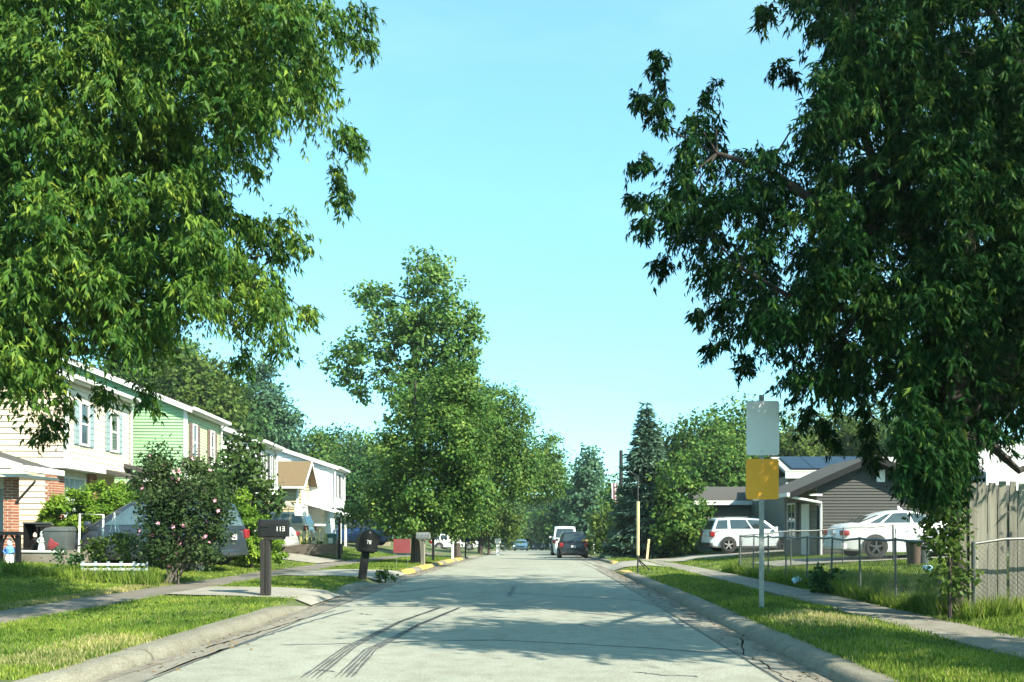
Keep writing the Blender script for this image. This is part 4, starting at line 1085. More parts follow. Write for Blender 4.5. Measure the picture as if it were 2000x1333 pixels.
# side-on box: its long side looks at the camera (local +x turned to -y)
mailbox('mailbox', 'upright black mailbox with white numerals on its side, on a dark split post', P(519, 1163, 15.5).x, 15.5, R(-90 + 6), m_blackbox, m_post, 1.13, .52, .22, .33, .085, text='113', boff=.16)
mailbox('mailbox', 'tilted black mailbox with white numerals on its front, at the driveway', P(707, 1128, 21.4).x, 21.4, R(22), m_black, m_black, .76, .52, .46, .54, .095, face_text='78', tilt=(R(2), R(7)), post2=False, brace=True)
mailbox('mailbox', 'grey mailbox on a pale weathered wood post', P(826, 1100, 32).x, 32, R(80), m_gal, m_wood, 1.05, .50, .22, .26, .07, post2=False)
mailbox('mailbox', 'slim black mailbox on a black post beside the grey mailbox', P(846, 1092, 38).x, 38, R(8), m_black, m_black, 1.02, .45, .20, .24, .06, post2=False)
mailbox('mailbox', 'small black mailbox on a thin post beside the white cross post', P(909, 1085, 49).x, 49, R(70), m_black, m_black, 1.05, .50, .20, .24, .035, post2=False)
mailbox('mailbox', 'far white mailbox on a white post near the bright kerb end', P(972, 1068, 66).x, 66, R(10), m_trim, m_trim, 1.0, .5, .42, .40, .13, post2=False)
x, y = P(884, 1087, 44).x, 44
t = mailbox('mailbox', 'white cross shaped post carrying a white mailbox', x, y, R(-82), m_trim, m_trim, .98, .55, .24, .28, .06, post2=False)
MB().box(-.062, .062, -.062, .062, .98, 1.65).build('post_top', m_trim, t); MB().box(-.05, .05, -.55, .40, .86, .925).build('cross_arm', m_trim, t)

# the traffic sign on its steel post
x, y = P(1487, 1190, 12.9).x, 12.9
t = thing('sign_post', 'tall steel post with a white sign above a yellow sign, both blank', 'sign', (x, y, gzf(x, y)))
zz = lambda py: P(0, py, y).z - gzf(x, y)
MB().prism([(-.038, -.02, -.1), (.038, -.02, -.1), (.038, 0, -.1), (.02, 0, -.1), (.02, .025, -.1), (-.02, .025, -.1), (-.02, 0, -.1), (-.038, 0, -.1)], [(-.038, -.02, zz(772)), (.038, -.02, zz(772)), (.038, 0, zz(772)), (.02, 0, zz(772)), (.02, .025, zz(772)), (-.02, .025, zz(772)), (-.02, 0, zz(772)), (-.038, 0, zz(772))]).build('post', m_gal, t)
def panel(px0, px1, py0, py1, name, m, r=.04):
    x0, x1 = (px0 - VX) * y / F - x, (px1 - VX) * y / F - x; z0, z1 = zz(py1), zz(py0); q = []
    for (cx, cz, a0) in ((x1 - r, z1 - r, 0), (x0 + r, z1 - r, 90), (x0 + r, z0 + r, 180), (x1 - r, z0 + r, 270)):
        for k in range(5):
            a = R(a0 + k * 22.5); q.append((cx + r * math.cos(a), cz + r * math.sin(a)))
    p = MB().prism([(a, -.027, b) for a, b in q], [(a, -.0225, b) for a, b in q]).build(name, m, t)
    for zc in (z0 + .06, z1 - .06):
        MB().lathe([(.010, -.034), (.010, -.026)], 8, 'y', (0, 0, zc)).build('bolt', m_gal, p)
panel(1457, 1521, 784, 890, 'white_panel', m_signwhite)
panel(1456, 1520, 897, 976, 'yellow_panel', m_signyellow)

# red yard sign at the yellow kerb
x, y = P(785, 1105, 27.5).x, 27.5
t = thing('yard_sign', 'small red yard sign on two wire legs beside the yellow kerb', 'sign', (x, y, gzf(x, y)), R(-10))
MB().box(-.30, .30, -.006, .006, .55, 1.02).build('panel', m_redsign, t)
for sx in (-.2, .2): MB().tube([(sx, .012, -.05), (sx, .012, .8)], .006, 6).build('leg', m_gal, t)

# old wooden pole and the stub pole with its yellow guard
x, y = P(1213, 1080, 60).x, 60
t = thing('utility_pole', 'thin dark wooden utility pole rising behind the blue spruce', 'pole', (x, y, gzf(x, y)))
MB().tube([(0, 0, -.2), (0, 0, P(0, 880, y).z - gzf(x, y))], [.17, .13], 10).build('shaft', m_post, t, smooth=True)
child_box('cross_brace', m_post, t, -.04, .75, -.06, .06, 5.3, 5.42)
x, y = P(1238, 1122, 24.5).x + .12, 24.5
t = thing('guy_anchor', 'slender rod with a yellowed sleeve standing at the kerb edge', 'guy wire', (x, y, gzf(x, y)))
zt_ = P(0, 930, y).z - gzf(x, y)
MB().tube([(0, 0, -.1), (0, 0, zt_)], .024, 8).build('rod', m_iron, t)
MB().lathe([(.045, P(0, 1085, y).z - gzf(x, y)), (.050, P(0, 980, y).z - gzf(x, y))], 10, 'z').build('sleeve', m_guard, t)
MB().tube([(0, 0, zt_), (-.12, .05, zt_ + .06), (-.27, .1, zt_ + .16)], .02, 6).build('strut', m_iron, t)
MB().tube([(.01, 0, .44), (.36, .1, .12)], .022, 6).build('fallen_stick', m_post, t)
MB().tube([(.012, 0, .40), (.20, -.05, .16)], .016, 6).build('fallen_stick', m_post, t)
x, y = P(1263, 1077, 42).x, 42
t = tag(MB().prism([(-.055, -.05, -.1), (.055, -.05, -.1), (.055, .05, -.1), (-.055, .05, -.1)], [(.06, -.05, 1.05), (.17, -.05, 1.05), (.17, .05, 1.05), (.06, .05, 1.05)]).build('marker_post', m_guard), 'short leaning yellowed marker post on the lawn before the spruce', 'post')
t.location = (x, y, gzf(x, y))
x, y = P(1160, 1075, 62).x, 62
t = tag(MB().box(-.07, .07, -.06, .06, -.1, .75).build('marker_post', m_trim), 'short white marker post behind the black suv', 'post'); t.location = (x, y, gzf(x, y))
# flag hanging from a short pole
x, y = P(1203, 1070, 58).x, 58; z0 = gzf(x, y)
t = thing('flag_pole', 'striped red and white flag hanging limp from a thin pole', 'flag', (x, y, z0))
MB().tube([(.1, 0, -.1), (.1, 0, P(0, 938, y).z - z0)], .03, 6).build('pole', m_gal, t)
zf = P(0, 944, y).z - z0
fl = None
for i in range(6):
    a0, a1 = -.33 + i * .068, -.33 + (i + 1) * .068
    v = []
    for k in range(5):
        f_ = k / 4; zz_ = zf - 1.1 * f_ - .05 * i * f_
        v.append(((a0 + .02 * math.sin(f_ * 5 + i)) * (1 - .25 * f_), .05 * math.sin(i * 1.3), zz_)); v.append(((a1 + .02 * math.sin(f_ * 5 + i + 1)) * (1 - .25 * f_), .05 * math.sin((i + 1) * 1.3), zz_))
    fs = [(2 * k, 2 * k + 1, 2 * k + 3, 2 * k + 2) for k in range(4)]
    b = MB().add(v, fs).build('cloth_stripe', m_flagr if i % 2 else m_flagw, t)
    s = b.modifiers.new('th', 'SOLIDIFY'); s.thickness = .01

# ------------------------------------------------------------------ fences
# wooden fence: single boards, uneven
x0, y0 = P(1875, 1190, 11.9).x, 11.9
zb = gzf(x0 + .5, y0)
t = thing('board_fence', 'tall weathered grey wooden fence of upright boards', 'fence', (x0, y0, zb))
x = 0.0; i = 0
hf = P(0, 940, y0).z - zb
while x < 3.4:
    w = random.uniform(.105, .150); g = random.uniform(.008, .026); hh = hf + random.uniform(-.035, .012); tl = random.uniform(-.008, .008); d = random.uniform(-.014, .014)
    c = .02
    base = [(x, d, -.02), (x + w, d, -.02), (x + w, d + .02, -.02), (x, d + .02, -.02)]
    mb = MB(); n = 6; rows = []
    wob = [random.uniform(-.004, .004) for _ in range(n + 1)]
    for k in range(n + 1):
        z = -.02 + (hh + .02) * k / n
        e = c if k == n else 0
        rows.append([(x + e + tl * k / n + wob[k], d + wob[k], z), (x + w - e + tl * k / n + wob[k] * .5, d - wob[k], z), (x + w - e + tl * k / n + wob[k] * .5, d + .02, z), (x + e + tl * k / n + wob[k], d + .02, z)])
    v = [p for r_ in rows for p in r_]; f = []
    for k in range(n):
        for q in range(4): f.append((k * 4 + q, k * 4 + (q + 1) % 4, (k + 1) * 4 + (q + 1) % 4, (k + 1) * 4 + q))
    f += [(3, 2, 1, 0), tuple(range(n * 4, n * 4 + 4))]
    mb.add(v, f).build('board', m_wood, t)
    x += w + g; i += 1
for z in (.35, 1.45): MB().box(0, 3.4, .03, .07, z, z + .09).build('rail', m_wood, t)
for px_ in (.1, 2.4): MB().box(px_, px_ + .09, .072, .16, -.2, hf - .1).build('post', m_wood, t)

# chain link fence: tubular frame and woven wire
def chain_panel(parent, a, b, za, zb_, h, pitch=.075, r=.0019):
    a, b = Vector((a[0], a[1], 0)), Vector((b[0], b[1], 0)); L_ = (b - a).length; u = (b - a) / L_; n = u.cross(Vector((0, 0, 1)))
    mb_v = []; mb_f = []
    k = -int(h / pitch) - 1
    def seg(s0, z0, s1, z1, off):
        p = a + u * s0; q = a + u * s1
        p = Vector((p.x, p.y, za + (zb_ - za) * s0 / L_ + z0)) + n * off; q = Vector((q.x, q.y, za + (zb_ - za) * s1 / L_ + z1)) + n * off
        d = (q - p).normalized(); w1 = n * r; w2 = d.cross(n) * r
        i = len(mb_v)
        for c_ in (p, q):
            mb_v.extend([tuple(c_ + w1), tuple(c_ - w1 * .5 + w2 * .87), tuple(c_ - w1 * .5 - w2 * .87)])
        mb_f.extend([(i, i + 1, i + 4, i + 3), (i + 1, i + 2, i + 5, i + 4), (i + 2, i, i + 3, i + 5)])
    while k * pitch < L_:
        for dr in (1, -1):
            s0 = k * pitch; z0, z1 = (0, h) if dr > 0 else (h, 0); s1 = s0 + h
            A, B = max(s0, 0), min(s1, L_)
            if B - A > .01:
                zA = z0 + (z1 - z0) * (A - s0) / h; zB = z0 + (z1 - z0) * (B - s0) / h
                seg(A, zA, B, zB, .003 * dr)
        k += 1
    return np_mesh('mesh_wire', mb_v, mb_f, m_chain, parent)
def chain_fence(label, pts, h, posts, mesh=True, droop=.03):
    t = thing('chain_link_fence', label, 'fence', (0, 0, 0))
    for i in range(len(pts) - 1):
        (ax_, ay_), (bx_, by_) = pts[i], pts[i + 1]
        za, zb_ = gzf(ax_, ay_), gzf(bx_, by_)
        n = posts[i]; tops = []
        for k in range(n + (1 if i == len(pts) - 2 else 0)):
            f = k / n; x_, y_ = ax_ + (bx_ - ax_) * f, ay_ + (by_ - ay_) * f; z_ = gzf(x_, y_)
            lean = random.uniform(-.03, .03)
            MB().tube([(x_, y_, z_ - .1), (x_ + lean, y_, z_ + h + .03)], .030 if k in (0,) else .020, 8).build('post', m_chain, t, smooth=True)
        rp = []
        for k in range(4 * n + 1):
            f = k / (4 * n); x_, y_ = ax_ + (bx_ - ax_) * f, ay_ + (by_ - ay_) * f
            rp.append((x_, y_, gzf(x_, y_) + h - droop * abs(math.sin(f * n * math.pi)) * random.uniform(.2, 1.4)))
        MB().tube(rp, .021, 8).build('top_rail', m_chain, t, smooth=True)
        if mesh: chain_panel(t, pts[i], pts[i + 1], za + .04, zb_ + .04, h - .06)
    return t
chain_fence('galvanised chain link fence along the sidewalk, bent at the top', [(10.8, 24.6), (6.12, 24.4), (6.1, 12.3)], 1.10, [3, 8])
chain_fence('chain link fence standing in front of the grey board fence', [(6.2, 11.55), (9.6, 11.55)], 1.05, [2])
# beige board fence behind the blue suv
x0, y0 = P(712, 1070, 57).x, 57
t = thing('board_fence', 'low beige fence panel beside the blue suv', 'fence', (x0, y0, gzf(x0, y0)), 0)
for k in range(9): MB().box(k * .2 + .006, k * .2 + .194, 0, .02, -.1, 1.78 + random.uniform(-.02, .02)).build('board', m_beige, t)
MB().box(0, 1.8, .022, .06, .4, .5).build('rail', m_beige, t)
#--GARDEN--
# ------------------------------------------------------------------ shrubs, beds and garden things
def E(px, py, y, rpx, rpy, ry=None):
    p = P(px, py, y); k = y / F
    return (p.x, p.y, p.z, rpx * k, ry if ry else rpx * k, rpy * k)
def shrub(name, label, px, y, ells, per, leaf, m, cat='shrub', r=.0, clump=.16, group=None, tpl=OVAL, limbs=0, bark=None, fill=.3, droop=.2, lumps=1.0):
    x = (px - VX) * y / F
    return tree(name, label, cat, x, y, r, ells, per, leaf, m, bark or m_bark, group, clump, None, limbs, tpl, droop, fill, (0, 0), lumps)
shrub('yew_bush', 'rounded yellow green bush against the cream house', 172, 24.4, [E(165, 1000, 24.4, 68, 48), E(215, 985, 24.4, 45, 38), E(120, 1012, 24.4, 34, 32)], 1150, .085, m_yew, r=.06, clump=.11)
shrub('conical_hedge', 'bright green conical hedge shrub behind the minivan', 490, 25.2, [E(485, 1045, 25.2, 48, 55), E(470, 1000, 25.2, 30, 42), E(505, 1070, 25.2, 40, 32)], 900, .09, m_yew, r=.05, clump=.10)
shrub('hedge_shrub', 'small bright green shrub just behind the black mailbox post', 545, 24.2, [E(544, 1080, 24.2, 12, 22)], 900, .08, m_yew, clump=.07)
shrub('glossy_tree', 'dark glossy leaved small tree before the white house', 480, 29.5, [E(480, 885, 29.5, 30, 38), E(450, 925, 29.5, 48, 42), E(490, 945, 29.5, 45, 45), E(515, 985, 29.5, 30, 40), E(430, 960, 29.5, 45, 40), E(470, 1000, 29.5, 45, 35)], 110, .20, m_mag, cat='tree', r=.09, clump=.26, limbs=8)
def flowering_shrub():
    y = 18.4; px = 335
    ells = [E(310, 925, y, 34, 48), E(313, 893, y, 12, 26), E(372, 905, y, 14, 20), E(300, 985, y, 32, 45), E(345, 965, y, 46, 52), E(400, 960, y, 34, 52), E(330, 1040, y, 48, 50), E(390, 1030, y, 45, 48), E(425, 1000, y, 22, 40), E(292, 1050, y, 26, 32), E(335, 1085, y, 40, 26), E(385, 1075, y, 36, 26)]
    t = shrub('flowering_shrub', 'tall shrub with pink flowers in front of the grey minivan', px, y, ells, 560, .080, m_rose, r=.0, clump=.20, fill=.5, droop=-.2)
    x = (px - VX) * y / F; z = gzf(x, y); mb = MB()
    for i in range(16):
        e = random.choice(ells); q = Vector((e[0] - x + random.uniform(-.4, .4) * e[3], e[1] - y + random.uniform(-.5, .5) * e[4], e[2] - z + e[5] * random.uniform(0, 1.1)))
        b = Vector((random.uniform(-.14, .14), random.uniform(-.12, .12), 0))
        mb.tube([b, b.lerp(q, .5) + Vector((random.uniform(-.06, .06), 0, .08)), q], [.022, .014, .004], 5)
    mb.build('stem', m_bark2, t)
    # blossoms on the outside
    n = 58; PP = []; AA = []; NN = []
    for i in range(n):
        e = random.choice(ells); d = unit(rng.normal(size=(1, 3)))[0]; d[1] = -abs(d[1])
        c = np.array([e[0] - x, e[1] - y, e[2] - z]) + d * np.array(e[3:6]) * random.uniform(.95, 1.1)
        for k in range(5):
            a = 2 * math.pi * k / 5; u = np.cross(d, [0, 0, 1.]); u /= np.linalg.norm(u) + 1e-6; w = np.cross(d, u)
            PP.append(c); AA.append(u * math.cos(a) + w * math.sin(a) + d * .35); NN.append(d)
    leaf_part('blossoms', np.array(PP), np.array(AA), np.array(NN), np.full(len(PP), .052), OVAL, m_pink, t)
    return t
flowering_shrub()
shrub('white_flower_plant', 'low plant with whitish leaves under the pink flowered shrub', 388, 18.9, [E(390, 1092, 18.9, 18, 14)], 700, .07, m_whitepetal, cat='plant', clump=.07)
shrub('bed_plant', 'leafy green plants growing in the white edged flower bed', 205, 18.9, [E(185, 1070, 18.9, 24, 20), E(222, 1068, 18.9, 28, 24), E(255, 1072, 18.9, 20, 20)], 420, .085, m_green2, cat='plant', clump=.12)
shrub('bed_plant', 'dark low plant at the left corner of the flower bed', 132, 19.2, [E(132, 1085, 19.2, 20, 16)], 420, .08, m_green3, cat='plant', clump=.1)
shrub('weed_clump', 'leafy weed growing in the gap of the kerb', 752, 21.7, [E(754, 1128, 21.7, 15, 14)], 500, .09, m_green2, cat='plant', clump=.07)
shrub('vine_bush', 'ragged leafy bush at the end of the grey board fence', 1855, 11.55, [E(1842, 1030, 11.55, 34, 60), E(1862, 1085, 11.55, 22, 60), E(1838, 1085, 11.55, 26, 50), E(1868, 1000, 11.55, 18, 42), E(1835, 995, 11.55, 24, 28), E(1862, 1140, 11.55, 30, 30)], 270, .085, m_green2, r=.03, clump=.12, limbs=10, fill=.5)
shrub('fence_weed', 'dark broad leafed weed in front of the chain link fence', 1608, 16.4, [E(1608, 1125, 16.4, 22, 16), E(1606, 1150, 16.4, 10, 20)], 300, .12, m_green3, cat='plant', clump=.09)

# flower bed: white edging fence of short rails
y = 18.1
t = thing('bed_edging', 'low white slatted edging fence round the flower bed', 'edging', (P(158, 1100, y).x, y, gzf(P(158, 1100, y).x, y) + .06), R(-3))
for z in (.06, .17): MB().box(0, 1.5, -.012, .012, z, z + .05).build('rail', m_trim, t)
for i in range(6): MB().box(i * .29, i * .29 + .05, .013, .05, -.05, .26).build('post', m_shut, t)
# pipe frames
def pipe_thing(name, label, cat, px, y, paths, r, m, sub='pipe'):
    x = (px - VX) * y / F; z = gzf(x, y); t = thing(name, label, cat, (x, y, z))
    for pth in paths:
        q = [P(a, b, y + dy) - Vector((x, y, z)) for a, b, dy in pth]
        MB().tube(q, r, 6).build(sub, m, t, smooth=True)
    return t
pipe_thing('pipe_arch', 'bent white pipe arch standing in the flower bed', 'trellis', 155, 19.3, [[(154, 1085, 0), (156, 1004, 0), (202, 1006, 0), (200, 1085, 0)]], .026, m_trim)
pipe_thing('garden_easel', 'thin white splayed plant support in the flower bed', 'trellis', 226, 19.5, [[(210, 1062, 0), (224, 1000, 0)], [(238, 1062, .1), (223, 1000, 0)], [(228, 1062, -.2), (223, 1002, 0)], [(216, 1044, 0), (237, 1045, 0)]], .013, m_trim)
# low white wall of the terrace and the things on it
y = 20.6; xa, xb = P(37, 1085, y).x, P(122, 1085, y).x; zt_ = P(0, 1076, y).z
t = tag(MB().box(xa, xb, y, y + .12, gzf(xb, y) - .2, zt_ - .05).build('terrace_wall', m_walk, None, bevel=.01), 'low terrace edge with white capping board at the end of the lawn', 'wall')
MB().box(xa, xb, y - .03, y + .115, zt_ - .048, zt_).build('capping', m_trim, t, bevel=.01)
t = tag(MB().box(xa - 1.2, xb, y + .125, y + 2.4, gzf(xb, y) - .2, zt_ - .01).build('terrace', m_walk), None, None); t['kind'] = 'structure'
def on_terrace(px, yy): return ((px - VX) * yy / F, yy, zt_ - .01)
def figure(name, label, px, yy, h, m_b, m_h, m_l=None):
    """little garden figure: skirted lower half, torso, arms and a head with a cap"""
    t = thing(name, label, 'figurine', on_terrace(px, yy))
    MB().lathe([(.16 * h, 0), (.20 * h, .04 * h), (.17 * h, .22 * h), (.13 * h, .38 * h)], 14).build('base', m_l or m_b, t, smooth=True)
    MB().lathe([(.13 * h, .382 * h), (.16 * h, .5 * h), (.17 * h, .6 * h), (.10 * h, .70 * h), (.05 * h, .72 * h)], 14).build('torso', m_b, t, smooth=True)
    for s in (-1, 1): MB().tube([(s * .15 * h, 0, .62 * h), (s * .21 * h, -.04 * h, .48 * h), (s * .09 * h, -.15 * h, .42 * h)], [.05 * h, .045 * h, .035 * h], 8).build('arm', m_b, t, smooth=True)
    MB().lathe([(.03 * h, .715 * h), (.09 * h, .76 * h), (.105 * h, .83 * h), (.08 * h, .92 * h), (.03 * h, 1.0 * h)], 14).build('head', m_h, t, smooth=True)
    return t
figure('garden_figure', 'grey stone garden figure before the dark box', 82, 21.3, .50, m_statue, m_statue, m_whitepetal)
figure('garden_figure', 'small figure with whitish head, half hidden in the dark box corner', 68, 21.6, .46, m_black, m_skin)
t = thing('red_pot', 'dull red round pot lying beside the grey garden figure', 'pot', on_terrace(97, 21.4)); t.rotation_euler = (0, R(38), 0)
MB().lathe([(.10, .0), (.16, .10), (.19, .26), (.20, .32), (.17, .32), (.14, .2)], 16).build('bowl', m_redp, t, smooth=True)
t = thing('storage_box', 'dark open storage box against the cream siding', 'box', on_terrace(70, 22.2))
MB().box(-.22, .30, -.2, .2, 0, .05).build('floor', m_black, t); MB().box(-.22, -.19, -.2, .2, .05, .70).build('side', m_black, t); MB().box(.27, .30, -.2, .2, .05, .70).build('side', m_black, t)
MB().box(-.24, .32, -.22, .22, .70, .74).build('top', m_bin, t); MB().box(-.19, .27, .16, .2, .05, .70).build('back', m_black, t)
t = thing('recycling_bin', 'wide grey plastic bin with lid beside the garden figures', 'bin', on_terrace(117, 21.5), R(4))
MB().prism([(-.27, -.22, 0), (.27, -.22, 0), (.27, .22, 0), (-.27, .22, 0)], [(-.30, -.26, .50), (.30, -.26, .50), (.30, .26, .50), (-.30, .26, .50)]).build('body', m_bin, t, bevel=.02)
MB().prism([(-.32, -.28, .502), (.32, -.28, .502), (.32, .28, .502), (-.32, .28, .502)], [(-.28, -.22, .58), (.28, -.22, .58), (.28, .24, .62), (-.28, .24, .62)]).build('lid', m_bin, t, bevel=.015)
# dark arbour frame with a figure in blue
y = 20.0; x = P(18, 1090, y).x; z = gzf(x, y)
t = thing('garden_arbour', 'dark wooden frame at the left edge of the lawn', 'arbour', (x, y, z))
for sx in (-.22, .22): MB().box(sx - .045, sx + .045, -.05, .05, -.1, .70).build('post', m_black, t)
MB().prism([(-.30, -.12, .702), (.30, -.12, .702), (.30, .12, .702), (-.30, .12, .702)], [(-.26, -.10, .79), (.26, -.10, .79), (.26, .10, .79), (-.26, .10, .79)]).build('top_beam', m_black, t)
for s in (-1, 1): MB().prism([(s * .17, -.03, .5), (s * .19, -.03, .46), (s * .19, .03, .46), (s * .17, .03, .5)], [(s * .04, -.03, .70), (s * .08, -.03, .70), (s * .08, .03, .70), (s * .04, .03, .70)]).build('brace', m_black, t)
f_ = figure('garden_figure', 'garden figure in blue with pale hat under the dark frame', 18, 20.25, .62, m_blue, m_whitepetal, m_whitepetal); f_.location = (x, y + .02, z)
f2 = thing('planter_tub', 'black tub at the very left edge of the lawn', 'planter', (P(-6, 1090, y).x, y - .15, gzf(P(-6, 1090, y).x, y)))
MB().lathe([(.16, 0), (.20, .3), (.24, .52), (.25, .55), (.20, .55), (.17, .4)], 16).build('tub', m_black, f2, smooth=True)
# timber planter with stalks, wire trellis, green bin
y = 35.0; xa, xb = P(552, 1080, y).x, P(652, 1080, y).x; z = gzf(xa, y)
t = thing('timber_planter', 'raised bed of grey timber beams behind the mailboxes', 'planter', (xa, y, z), R(-2))
zt2 = P(0, 1063, y).z - z
for k in range(2): MB().box(0, xb - xa, 0, .09, -.05 + k * (zt2 / 2 + .026), -.05 + k * (zt2 / 2 + .026) + zt2 / 2 + .02).build('beam', m_wood2, t)
for k in range(2): MB().box(xb - xa + .003, xb - xa + .09, 0, 1.2, -.05 + k * (zt2 / 2 + .026), -.05 + k * (zt2 / 2 + .026) + zt2 / 2 + .02).build('beam', m_wood2, t)
MB().box(xb - xa + .093, xb - xa + .20, -.1, .02, -.1, zt2 + .08).build('corner_post', m_wood2, t)
MB().box(.05, xb - xa - .05, .1, 1.2, .0, zt2 - .04).build('soil', m_dirt, t)
x = (600 - VX) * 35.6 / F
t = thing('lily_clump', 'pale yellow arching stalks rising from the timber planter', 'plant', (x, 35.6, gzf(x, 35.6)))
mb = MB()
for i in range(22):
    bx_ = random.uniform(-.85, .95); h_ = random.uniform(.4, 1.1); l_ = random.uniform(-.45, .45)
    mb.tube([(bx_, random.uniform(-.2, .3), .3), (bx_ + l_ * .35, .05, .3 + h_ * .75), (bx_ + l_, .05, .3 + h_ * random.uniform(.35, 1.0))], [.018, .014, .005], 5)
mb.build('stalks', m_stalk, t)['kind'] = 'stuff'
pp, aa, nn = crown_cloud([(-.5, 0, .45, .3, .3, .25), (.3, 0, .42, .35, .3, .2)], 260, .1, -.3); leaf_part('foliage', pp, aa, nn, np.full(len(pp), .10), OVAL, m_green2, t)
pipe_thing('wire_trellis', 'dark wire trellis frame with a post beside the blue suv', 'trellis', 663, 35.2, [[(664, 1082, 0), (664, 990, 0)], [(664, 993, 0), (563, 992, .2)], [(562, 1020, .2), (563, 992, .2)]], .014, m_iron)
MB().box(-.045, .045, -.045, .045, -.1, P(0, 1012, 35.2).z - gzf(P(663, 0, 35.2).x, 35.2)).build('post', m_post, bpy.data.objects['wire_trellis'])
x = (646 - VX) * 38.0 / F
t = thing('wheelie_bin', 'dark green wheeled bin with white label, before the blue suv', 'bin', (x, 38.0, gzf(x, 38.0)), R(8))
MB().prism([(-.22, -.25, .03), (.22, -.25, .03), (.22, .25, .03), (-.22, .25, .03)], [(-.28, -.32, .92), (.28, -.32, .92), (.28, .32, .92), (-.28, .32, .92)]).build('body', M('green_bin_plastic', (.012, .075, .055), .5, .15, 5), t, bevel=.02)
MB().prism([(-.30, -.34, .922), (.30, -.34, .922), (.30, .34, .922), (-.30, .34, .922)], [(-.26, -.28, 1.0), (.26, -.28, 1.0), (.26, .34, 1.02), (-.26, .34, 1.02)]).build('lid', bpy.data.materials['green_bin_plastic'], t, bevel=.02)
MB().prism([(-.08, -.305, .55), (.12, -.305, .55), (.12, -.28, .55), (-.08, -.28, .55)], [(-.08, -.338, .80), (.12, -.338, .80), (.12, -.31, .80), (-.08, -.31, .80)]).build('label_sheet', m_trim, t)
for s in (-1, 1): MB().lathe([(.10, -.03), (.10, .03)], 12, 'y', (s * .24, .28, .1)).build('wheel', m_black, t).rotation_euler = (0, 0, 0)
# bins by the white sedan
for (px_, h_, mm, lb) in ((1786, .62, m_brown, 'brown waste bin standing on the lawn beside the white sedan'), (1800, .50, m_bin, 'grey waste bin behind the ragged bush')):
    yy = 22.5; x = (px_ - VX) * yy / F
    t = thing('waste_bin', lb, 'bin', (x, yy, gzf(x, yy)))
    MB().lathe([(.17, 0), (.20, h_ * .5), (.22, h_), (.19, h_), (.17, h_ * .5), (.15, .1)], 16).build('body', mm, t, smooth=True)
    MB().lathe([(.235, h_ + .003), (.235, h_ + .04), (.1, h_ + .09), (.02, h_ + .09)], 16).build('lid', m_bin, t, smooth=True)
for (px_, py_, lb) in ((1557, 1113, 'crumpled pale blue plastic bag in the grass along the chain fence'), (1812, 1106, 'pale blue plastic bag on the grass beside the ragged bush')):
    yy = 18.6 if px_ < 1700 else 19.0; x = (px_ - VX) * yy / F
    bm = bmesh.new(); bmesh.ops.create_icosphere(bm, subdivisions=3, radius=.11)
    for v_ in bm.verts: v_.co *= 1 + random.uniform(-.22, .22); v_.co.z *= .7
    me = bpy.data.meshes.new('plastic_bag'); bm.to_mesh(me); bm.free(); me.materials.append(bpy.data.materials.get('pale_bag') or M('pale_bag', (.45, .68, .78), .4, .1, 8))
    o = tag(link('plastic_bag', me), lb, 'bag'); o.location = (x, yy, gzf(x, yy) + .14)
x = (1195 - VX) * 50 / F
shrub('dark_bush', 'low dark bush at the foot of the blue spruce', 1190, 47, [E(1190, 1074, 47, 16, 8)], 160, .14, m_green3, clump=.12)
#--TREES--
# ------------------------------------------------------------------ trees
def px_tree(name, label, px, y, ells, per, leaf, m, r=.2, cat='tree', clump=.45, bark=m_bark, limbs=10, group=None, tpl=OVAL, droop=.4, fill=.3, lumps=1.0):
    x = (px - VX) * y / F
    return tree(name, label, cat, x, y, r, [E(a, b, y + dy, c, d) for a, b, c, d, dy in ells], per, leaf, m, bark, group, clump, None, limbs, tpl, droop, fill, (0, 0), lumps)
# slim poplar on the left verge
px_tree('poplar_tree', 'tall airy poplar rising above the street trees', 816, 38, [(822, 530, 42, 48, 0), (858, 520, 22, 38, 0), (790, 610, 70, 55, 0), (870, 605, 55, 62, -.6), (728, 590, 34, 38, 0), (705, 572, 14, 22, 0), (725, 680, 58, 36, 0), (672, 705, 36, 42, .4), (700, 755, 22, 40, .3), (835, 680, 75, 62, 0), (905, 665, 40, 62, 0), (925, 640, 22, 34, 0), (800, 750, 62, 40, 0), (875, 745, 62, 45, 0), (830, 800, 80, 45, -2), (900, 790, 60, 45, -2)], 74, .20, m_poplar, r=.12, clump=.24, bark=m_bark2, limbs=34, fill=.45, lumps=.9)
px_tree('street_tree', 'dense leafy street tree below the poplar, reaching to the yellow kerb', 812, 33.5, [(845, 860, 85, 80, 0), (700, 1000, 30, 25, 2), (890, 840, 70, 75, -1), (852, 775, 60, 48, 0), (905, 762, 38, 44, -.5), (790, 900, 50, 65, 0), (840, 950, 90, 65, 0), (910, 950, 50, 60, -.5), (760, 965, 42, 45, .5), (800, 1005, 70, 40, 0), (885, 1010, 60, 38, 0)], 210, .14, m_green1, r=.18, clump=.36, limbs=8)
px_tree('street_tree', 'broad round street tree arching towards the road', 893, 47, [(975, 820, 62, 62, 0), (935, 850, 60, 70, 0), (1000, 870, 45, 60, 0), (960, 920, 75, 60, 0), (1015, 930, 38, 42, 0), (925, 950, 45, 50, 0)], 150, .165, m_green1, r=.2, clump=.45)
px_tree('street_tree', 'pointed street tree at the far side of the round one', 938, 66, [(1075, 880, 22, 32, 0), (1065, 920, 40, 40, 0), (1085, 930, 28, 40, 0), (1045, 945, 35, 32, 0)], 110, .20, m_green1, r=.18, clump=.45)
px_tree('street_tree', 'low pale tree under the arching crown beside far mailboxes', 955, 66, [(965, 1005, 45, 38, 0), (925, 1020, 40, 35, 0), (990, 1030, 28, 30, 0)], 80, .22, m_green2, r=.12, clump=.4)
